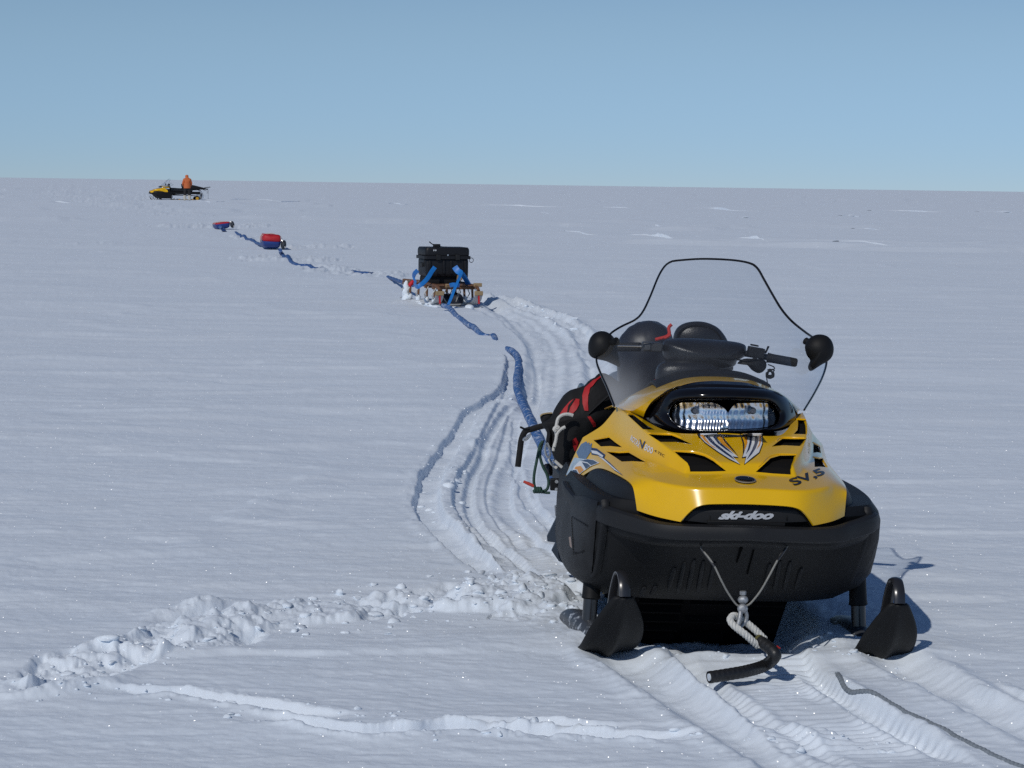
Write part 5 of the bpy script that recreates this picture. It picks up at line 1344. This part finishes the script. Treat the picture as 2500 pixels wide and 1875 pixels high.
# ------------------------------------------------------------------ wooden sled with the black case
M_WOOD = mat('brown_wood', (.16, .075, .035), .6, bump=.3, bscale=30, vary=.35, vscale=20, frost=.1)
M_TAN = mat('pale_wood_end', (.32, .22, .11), .6, vary=.3)
M_RUN = mat('worn_white_plastic', (.42, .43, .44), .5, vary=.15)
M_REDT = mat('red_tape', (.5, .02, .02), .5)
M_STRAP = mat('blue_strap', (.012, .17, .52), .45, vary=.2, bump=.2)
M_CASE = mat('black_case_plastic', (.009, .0095, .012), .5, spec=.3, bump=.1, bscale=60)
SP0 = G(1112, 752); SY = R(17)
def frame(o, yaw):
    Mx = Matrix.Translation(o) @ Matrix.Rotation(yaw, 4, 'Z')
    return Mx
def root(name, label, cat, o, yaw, group=None):
    r = empty(name, label, cat, o, yaw, group); return r
SL = root('cargo_sled', 'low brown wooden sled with white runners carrying a black case', 'sled', SP0, SY); SL.scale = (.9,) * 3
def rot_tube(mb, pts, r, **k): mb.tube(spline(pts, 5), r, **k); return mb
for sx in (-1, 1):
    x = sx * .27
    path = spline([(x, 1.75, .05), (x, 1.0, .03), (x, .3, .03), (x, .06, .045), (x, -.10, .10), (x, -.17, .17), (x, -.18, .23)], 6)
    rows = []
    for i, p in enumerate(path):
        t = (path[min(i + 1, len(path) - 1)] - path[max(i - 1, 0)]).normalized(); nn = Vector((0, -t.z, t.y))
        if nn.z < 0 and abs(t.y) > .5: nn = -nn
        if abs(t.y) <= .5: nn = Vector((0, 1, .2)).normalized()
        rows.append([p + Vector((-.055, 0, 0)), p + Vector((.055, 0, 0)), p + Vector((.055, 0, 0)) + nn * .014, p + Vector((-.055, 0, 0)) + nn * .014])
    mb = MB(); mb.loft(rows); rn = mb.build('runner', M_RUN, SL, angle=30)
    mb = MB(); mb.box((x, -.185, .13), (.022, .02, .13), Matrix.Rotation(R(-8), 3, 'X')); mb.build('red_tape', M_REDT, rn)
    mb = MB(); mb.box((x, -.18, .205), (.115, .035, .06)); mb.build('runner_cap', M_TAN, rn, bevel=.008)
    for y in (.1, .5, .95, 1.4, 1.7):
        mb = MB(); mb.tube([(x, y, .04), (x * .96, y + .01, .29)], [.018, .016], 8); mb.build('stanchion', M_WOOD, SL)
        mb = MB(); mb.ell((x, y - .005, .09), (.036, .04, .05)); mb.build('snow_cake', M_SNOW, SL)
        mb = MB(); mb.tube([(x, y, .06), (x + .05 * sx, y - .06, .17), (x, y - .1, .27)], .008, 6); mb.build('lashing', M_WROPE, SL)
    mb = MB(); mb.tube(spline([(x, -.17, .24), (x, 0, .29), (x, .9, .31), (x, 1.75, .30)], 6), .022, 8); mb.build('side_rail', M_WOOD, SL)
for y in (.06, .1, .5, .95, 1.4, 1.7):
    mb = MB(); mb.box((0, y, .265), (.60, .045, .035)); mb.build('crossbar', M_WOOD, SL, bevel=.004)
for x in (-.2, -.1, 0, .1, .2):
    mb = MB(); mb.box((x, .85, .30), (.07, 1.75, .016)); mb.build('deck_slat', M_WOOD, SL, bevel=.003)
mb = MB(); mb.box((-.1, -.005, .30), (.09, .03, .045)); mb.box((.30, -.02, .31), (.11, .05, .05)); mb.build('rail_end', M_TAN, SL, bevel=.006)
rgs = random.Random(4)
for k in range(10):
    mb = MB(); c_ = Vector((-.30 + .05 * rgs.random(), -.05 + k * .17, .02)) if k < 8 else Vector((-.05 + .2 * (k - 8), -.12, .0))
    ol_ = [c_ + Vector(((.05 + .035 * rgs.random()) * math.cos(a), (.08 + .05 * rgs.random()) * math.sin(a), 0)) for a in [2 * math.pi * q / 11 for q in range(11)]]
    mb.inflate(spline(ol_, 2, True), (rgs.gauss(0, .2), rgs.gauss(0, .2), 1), .025 + .035 * rgs.random(), .02, rings=5); mb.build('snow_cake', M_SNOW, SL)
mb = MB(); mb.tube([Vector((-.30 + .012 * math.sin(k * 2.1), 1.48 + .01 * math.cos(k * 1.3), -.03 + .033 * k)) for k in range(11)], [.085, .078, .064, .058, .054, .050, .052, .045, .043, .034, .018], 14)
mb.build('snow_crust', M_SNOW, SL)
mb = MB(); mb.tube(spline([(-.24, -.05, .07), (-.1, -.07, .05), (.05, -.06, .05), (.2, -.02, .07)], 5), .012, 8); mb.tube(spline([(-.22, 0, .23), (-.15, -.02, .1), (-.1, 0, .06)], 5), .006, 6); mb.tube(spline([(.05, 0, .25), (.0, -.02, .08), (.06, -.03, .24)], 5), .004, 6)
mb.build('lashing', mat('grey_lashing', (.3, .3, .29), .8), SL)
mb = MB(); mb.ell((.05, .15, .1), (.10, .12, .10)); mb.ell((-.02, .3, .1), (.2, .12, .08)); mb.build('stowed_bundle', mat('navy_bundle', (.012, .016, .03), .7), SL)
bowp = spline([(.10, .6, .52), (.22, .6, .56), (.32, .7, .54), (.36, .75, .45), (.355, .75, .33)], 6)
mb = MB(); mb.tube(bowp, .021, 10); mb.build('grab_bow', M_RUB, SL)

CSX = .93
CS = root('equipment_case', 'black hard equipment case strapped on top of the wooden sled', 'case', SP0 + Matrix.Rotation(SY, 3, 'Z') @ Vector((-.02, .30, .375)), SY)
CS.scale = (.93, 1, 1)
def rounded_box(mb, c, d, r, seg=4):
    rows = []; x, y, z = d[0] / 2, d[1] / 2, d[2] / 2
    base = []
    for cx_, cy_, a0 in ((x - r, y - r, 0), (-x + r, y - r, 90), (-x + r, -y + r, 180), (x - r, -y + r, 270)):
        for k in range(seg + 1):
            a = R(a0 + 90 * k / seg); base.append((cx_ + r * math.cos(a), cy_ + r * math.sin(a)))
    for zz, k in ((-z, .94), (-z + r * .5, .985), (-z + r, 1), (z - r, 1), (z - r * .4, .985), (z, .94)):
        rows.append([Vector((bx_ * k + c[0], by_ * k + c[1], zz + c[2])) for bx_, by_ in base])
    return mb.loft(rows)
mb = MB(); rounded_box(mb, (0, .21, .105), (.58, .40, .22), .035); cb_ = mb.build('case_base', M_CASE, CS)
mb = MB(); rounded_box(mb, (0, .21, .285), (.60, .42, .12), .04); ld = mb.build('case_lid', M_CASE, CS)
mb = MB(); rounded_box(mb, (0, .21, .222), (.625, .445, .022), .03); mb.build('case_rim', M_CASE, CS)
for x in (-.13, .13):
    mb = MB(); mb.box((x, -.012, .225), (.06, .025, .07)); mb.build('latch', M_BLK2, CS, bevel=.006)
for x in (-.24, -.05, .05, .24):
    mb = MB(); mb.box((x, .003, .105), (.03, .016, .16)); mb.build('case_rib', M_CASE, CS, bevel=.005)
mb = MB(); mb.box((-.30, .21, .13), (.02, .16, .05)); mb.box((-.29, .08, .17), (.02, .03, .12)); mb.build('side_handle', M_BLK2, CS, bevel=.006)
mb = MB(); mb.box((.0, -.004, .252), (.018, .004, .016)); mb.build('badge', M_ALU, CS)
for x in (-.19, -.165):
    mb = MB(); mb.box((x, -.003, .31), (.012, .004, .018)); mb.build('white_mark', M_WHITE, ld)
mb = MB(); rounded_box(mb, (-.03, .24, -.055), (.48, .36, .11), .05); mb.build('padded_base', M_FABB, CS)
mb = MB(); mb.box((.17, .03, -.02), (.07, .03, .07)); mb.build('wooden_chock', M_TAN, CS, bevel=.004)
mb = MB(); mb.tube([Vector((.335 + .028 * math.cos(a), .05, .19 + .028 * math.sin(a))) for a in [2 * math.pi * k / 20 for k in range(20)]], .004, 6, closed=True); mb.build('ring', M_METAL, CS)
GD = root('receiver', 'small black device with a stub antenna lying on top of the black case', 'device', CS.location + Matrix.Rotation(SY, 3, 'Z') @ Vector((-.11, .12, .347)), SY)
mb = MB(); rounded_box(mb, (0, 0, .018), (.085, .06, .036), .012); mb.build('device_body', M_BLK2, GD)
mb = MB(); mb.tube([(-.03, 0, .022), (-.065, 0, .04), (-.095, -.01, .062)], [.006, .006, .007], 8); mb.build('antenna', M_BLK, GD)
mb = MB(); mb.tube(spline([(.04, 0, .012), (.08, .01, .004), (.14, .04, .003)], 5), .003, 6); mb.build('cable', M_RUB, GD)

def ribbon(name, pts, w, m, label, cat, yd):
    ps = spline([W(x, y, SP0.y + d) for x, y, d in pts], 6)
    mb = MB(); mb.tube(ps, w, 8, flat=.07, upv=(0, 1, 0))
    return tag(mb.build(name, m), label, cat)
ribbon('tie_strap', [(1062, 652, .17), (1054, 663, .12), (1046, 676, .05), (1036, 688, -.02), (1025, 697, -.06), (1018, 700, -.02), (1010, 694, .3)], .027, M_STRAP, 'bright blue strap slanting across the lower left of the black case', 'strap', 0)
ribbon('tie_strap', [(1020, 660, .42), (1012, 668, .5), (1010, 678, .6), (1016, 692, .5)], .027, M_STRAP, 'short blue strap bunched at the left side of the black case', 'strap', 0)
ribbon('tie_strap', [(1110, 651, .10), (1117, 661, .08), (1125, 668, .02), (1120, 682, -.15), (1113, 697, -.22), (1106, 715, -.27), (1099, 733, -.32), (1092, 748, -.36), (1086, 755, -.38)], .036, M_STRAP, 'long blue strap hanging down the front of the sled to the snow', 'strap', 0)
ribbon('tie_strap', [(1128, 668, .15), (1136, 680, .2), (1144, 694, .25), (1150, 701, .25), (1156, 700, .3)], .030, M_STRAP, 'blue strap spread out to the right below the black case', 'strap', 0)
ribbon('tie_strap', [(1098, 697, -.12), (1108, 695, -.18), (1122, 697, -.16)], .026, M_STRAP, 'blue strap end lying across the front crossbar of the sled', 'strap', 0)
mb = MB()
mb.inflate(spline([W(x, y, SP0.y + .9) for x, y in ((996, 695), (1003, 686), (1010, 684), (1011, 692), (1003, 700), (1001, 702), (998, 698))], 3, True), (0, -1, 0), .03, .02)
mb.inflate(spline([W(x, y, SP0.y + .9) for x, y in ((1000, 692), (1007, 690), (1004, 700), (998, 699))], 3, True), (0, -1, 0), .03, .02)
tag(mb.build('red_ribbon', mat('red_cloth', (.55, .01, .02), .6)), 'small red cloth knotted on the left end of the wooden sled', 'ribbon')

# ------------------------------------------------------------------ the two red and blue pulks
M_PB = mat('blue_pulk_plastic', (.012, .045, .22), .5, vary=.2, vscale=3)
M_PR = mat('red_tarpaulin', (.48, .014, .022), .6, vary=.2, vscale=5, bump=.5, bscale=12)
M_PD = mat('dark_kit', (.03, .035, .045), .7, vary=.4)
def pulk(px, py, yaw, tilt, hred, label, w=.40, ln=1.0, dark=True, seed=0):
    o = G(px, py); r = empty('pulk_sled', label, 'sled', o, yaw, 'red and blue sleds on the line')
    r.rotation_euler = (0, tilt, yaw)
    rows = []
    for y, k, z0 in ((-.06, .78, .12), (0, .95, .04), (.15, 1, .0), (ln * .7, 1, .0), (ln * .95, .95, .04), (ln, .8, .12)):
        rows.append([Vector((a * w / 2 * k, y, z0 + (.15 - z0) * c)) for a, c in ((-1, 1), (-.93, .45), (-.86, .03), (0, 0), (.86, .03), (.93, .45), (1, 1), (1.06, 1.06), (.9, 1.1), (-.9, 1.1), (-1.06, 1.06))])
    mb = MB(); mb.loft(rows); hull = mb.build('hull', M_PB, r, subsurf=1)
    rows = []
    rg = random.Random(seed)
    for i, y in enumerate(np.linspace(-.02, ln * .92, 12)):
        e = min(1, i / 1.2 + .8, (11 - i) / 1.5 + .5); h = hred * e
        rows.append([Vector((a * w / 2 * (.93 + .03 * rg.random()), y, .13 + h * c + .012 * rg.random())) for a, c in ((-1, -.1), (-1.02, .3), (-.96, .86), (-.86, .98), (-.4, 1.0), (0, .93), (.4, 1.0), (.86, .98), (.96, .86), (1.02, .3), (1, -.1))])
    mb = MB(); mb.loft(rows); cv = mb.build('cover', M_PR, r, subsurf=1)
    mb = MB()
    for y in (.2, .55): mb.tube(spline([(-w * .53, y, .14), (-w * .5, y, .13 + hred * .8), (0, y, .15 + hred), (w * .5, y, .13 + hred * .8), (w * .53, y, .14)], 6), .006, 6)
    mb.build('lashing', M_WROPE, cv)
    if dark:
        mb = MB(); mb.ell((w * .62, .05, .10), (.06, .12, .09)); mb.ell((w * .66, .18, .13), (.05, .1, .07)); mb.build('side_bag', M_PD, r)
        mb = MB(); mb.tube([(w * .5, .05, .2), (w * .66, 0, .14), (w * .7, -.06, .04)], .012, 8); mb.build('tow_bar', M_ALU, r)
    return r
pulk(663, 608, R(10), R(3), .17, 'taller red and blue sled, red load bulging high above its blue hull', dark=True, seed=3)
pulk(546, 560, R(14), R(-7), .06, 'lower red and blue sled farther up the line, tilted in the snow', w=.42, dark=True, seed=5)

# ------------------------------------------------------------------ the far snowmobile
def children(o): return [c for c in bpy.data.objects if c.parent == o]
SKIP = ('lettering', 'safety_lanyard')
def copy_tree(o, parent=None):
    c = o.copy(); COL.objects.link(c); c.parent = parent
    for ch in children(o):
        if ch.name.split('.')[0] in SKIP: continue
        copy_tree(ch, c)
    return c
kids = [k for k in children(SM)]
FO = G(388, 489)
FO.z -= .03
FS = empty('snowmobile', 'small distant yellow and black snowmobile seen side on near the horizon', 'snowmobile')
for k in kids:
    if k.name.split('.')[0] in SKIP: continue
    copy_tree(k, FS)
FS.matrix_world = Matrix.Translation(FO) @ Matrix.Rotation(R(-69), 4, 'Z') @ Matrix.Scale(1.0, 4)
FM = FS.matrix_world
def fw(p): return FM @ Vector(p)
kb = empty('kit_bundle', 'dark bundle of kit lashed on the rear rack of the distant snowmobile', 'bundle', (0, 0, 0))
mb = MB(); mb.loft([[fw(Vector((a * w_, y, z0 + (z1 - z0) * c))) for a, c in ((-1, 0), (-1.05, .5), (-.8, .95), (0, 1.05), (.8, .95), (1.05, .5), (1, 0))] for y, w_, z0, z1 in ((1.3, .2, .62, .72), (1.5, .24, .6, .92), (1.9, .25, .62, .98), (2.3, .22, .66, .88), (2.75, .16, .70, .78), (2.95, .08, .66, .72))])
mb.build('bundle_body', M_FABB, kb, subsurf=1)
mb = MB(); mb.tube([fw((.1, 2.9, .78)), fw((.12, 2.92, .05))], .012, 6); mb.tube([fw((.05, 2.7, .8)), fw((.1, 3.05, .84))], .02, 6); mb.tube([fw((-.1, 2.5, .75)), fw((-.12, 2.9, .6)), fw((-.1, 2.9, .45))], .016, 6); mb.build('pole', M_METAL, kb)
fp = MB(); fp.box((0, 0, 0), (.006, .7, .45)); fpo = fp.build('clear_flap', glass('scratched_flap', .25), kb); fpo.matrix_world = FM @ Matrix.Translation((.15, 2.55, .38)) @ Matrix.Rotation(R(12), 4, 'X')

# ------------------------------------------------------------------ person in an orange jacket
M_JACK = mat('orange_jacket', (.55, .13, .035), .7, vary=.12, vscale=4, bump=.6, bscale=14)
M_TROU = mat('black_trousers', (.012, .012, .014), .8, vary=.3)
M_BOOT = mat('cream_boots', (.55, .52, .45), .7, vary=.15, vscale=8)
M_GLOV = mat('dark_gloves', (.02, .02, .02), .7)
PO = G(457, 491); PSC = 1.0
def person():
    J = {}
    vs = []; es = []; rad = []
    def j(p, r, parent=None):
        vs.append(Vector(p)); rad.append(r); i = len(vs) - 1
        if parent is not None: es.append((parent, i))
        return i
    pel = j((0, 0, .80), (.165, .12)); wst = j((0, .01, .93), (.17, .125), pel); che = j((0, .03, 1.10), (.185, .13), wst); sho = j((0, .06, 1.24), (.15, .105), che)
    nk = j((-.01, .10, 1.33), (.075, .075), sho); hd = j((-.015, .14, 1.42), (.115, .12), nk); ht_ = j((-.02, .17, 1.50), (.085, .085), hd)
    for s_ in (-1, 1):
        a = j((s_ * .17, .06, 1.22), (.085, .085), sho); e = j((s_ * .245, .07, .98), (.066, .066), a); w = j((s_ * .17, .24, .84), (.052, .052), e); h = j((s_ * .13, .33, .80), (.042, .05), w)
        for q in range(5):
            dx = (-.03 + .015 * q) if q < 4 else .05 * -s_
            f1 = j((s_ * .13 + dx * .8, .37 if q < 4 else .345, .785), (.012, .012), h); j((s_ * .125 + dx, .40 if q < 4 else .37, .755), (.010, .010), f1)
        hp = j((s_ * .10, 0, .72), (.105, .11), pel); kn = j((s_ * .125, .02, .46), (.085, .09), hp); sh_ = j((s_ * .135, -.01, .27), (.08, .085), kn); an = j((s_ * .14, -.01, .09), (.078, .085), sh_); j((s_ * .15, .14, .05), (.062, .05), an)
    me = bpy.data.meshes.new('person'); me.from_pydata(vs, es, []); me.update()
    o = link(bpy.data.objects.new('person', me))
    o.modifiers.new('skin', 'SKIN'); sub = o.modifiers.new('s', 'SUBSURF'); sub.levels = sub.render_levels = 2
    if not me.skin_vertices: me.skin_vertices.new()
    for i, r in enumerate(rad): me.skin_vertices[0].data[i].radius = r
    me.skin_vertices[0].data[0].use_root = True
    bake(o)
    for m in (M_JACK, M_TROU, M_BOOT, M_GLOV): o.data.materials.append(m)
    if len(o.data.materials) > 4: o.data.materials.pop(index=0)
    for p in o.data.polygons:
        c = p.center; p.use_smooth = True
        hand = c.y > .285 and c.z < .9
        p.material_index = 3 if hand else (2 if c.z < .30 else (1 if c.z < .765 and abs(c.x) < .22 and c.y < .16 else 0))
    return o
per = person(); per.location = PO; per.rotation_euler = (0, 0, R(12)); per.scale = (PSC,) * 3
tag(per, 'person in an orange hooded jacket, dark trousers and cream boots bending over the distant snowmobile', 'person')
mb = MB(); mb.loft([[Vector((w * math.cos(a) * .98, .015 + d * math.sin(a), z)) for a in [2 * math.pi * k / 24 for k in range(24)]] for z, w, d in ((.735, .205, .165), (.78, .205, .165), (.95, .20, .155), (1.05, .2, .155))])
o = mb.build('jacket_hem', M_JACK, per, angle=70)
for s_ in (-1, 1):
    mb = MB(); mb.tube([(s_ * .135, -.01, .24), (s_ * .135, -.01, .33)], [.088, .094], 14); mb.build('boot_cuff', M_BOOT, per)

# ------------------------------------------------------------------ loose crumbs of snow
def crumbs():
    mb = MB(); rg = random.Random(9)
    def ico(c, r):
        bmi = bmesh.new(); bmesh.ops.create_icosphere(bmi, subdivisions=2 if r > .012 else 1, radius=1)
        vs = [v.co.copy() for v in bmi.verts]; fs = [[v.index for v in f.verts] for f in bmi.faces]; bmi.free()
        sx, sy, sz = r * rg.uniform(.8, 1.7), r * rg.uniform(.8, 1.4), r * rg.uniform(.4, .8)
        cuts = [(Vector((rg.gauss(0, 1), rg.gauss(0, 1), rg.gauss(0, 1))).normalized(), rg.uniform(.3, .75)) for _ in range(7)]
        out = []
        for v in vs:
            for n_, d_ in cuts:
                e = v.dot(n_) - d_
                if e > 0: v = v - n_ * e
            v = v * rg.uniform(.9, 1.1)
            out.append(Vector((v.x * sx, v.y * sy, v.z * sz)) + c)
        mb.add(out, fs)
    def strew(px, wid, n, rmin, rmax):
        C = [G(*p) for p in px]; path = spline(C, 8)
        for _ in range(n):
            p = path[rg.randrange(len(path))].copy(); p.x += rg.gauss(0, .08); p.y += rg.gauss(0, wid / 2)
            r = rmin + (rmax - rmin) * rg.random() ** 4; p.z = SN.height(p) + r * .05
            ico(p, r)
    strew([(1420, 1475), (1300, 1462), (1180, 1460), (1050, 1470), (900, 1490), (760, 1508)], .5, 220, .005, .03)
    strew([(700, 1515), (520, 1545), (380, 1585), (220, 1630), (60, 1675)], .35, 150, .005, .025)
    strew([(1410, 1440), (1320, 1435), (1240, 1432)], .25, 60, .008, .04)
    strew([(180, 1692), (450, 1702), (740, 1742), (940, 1758)], .12, 45, .006, .018)
    strew([(540, 1750), (850, 1784), (1200, 1782), (1640, 1795)], .12, 50, .006, .018)
    strew([(1850, 1798), (2010, 1788), (2180, 1806)], .1, 30, .006, .022)
    strew([(1240, 965), (1120, 1060), (1050, 1170), (1050, 1260)], .2, 40, .008, .025)
    strew([(1130, 1130), (1100, 1220), (1150, 1320)], .2, 40, .008, .03)
    strew([(1600, 1580), (1800, 1590), (2000, 1575), (2150, 1620)], .12, 60, .006, .02)
    strew([(1190, 735), (1300, 760), (1420, 815)], .3, 40, .012, .05)
    o = mb.build('snow_crumbs', M_SNOW, angle=180, fix=False); o['kind'] = 'stuff'
crumbs()
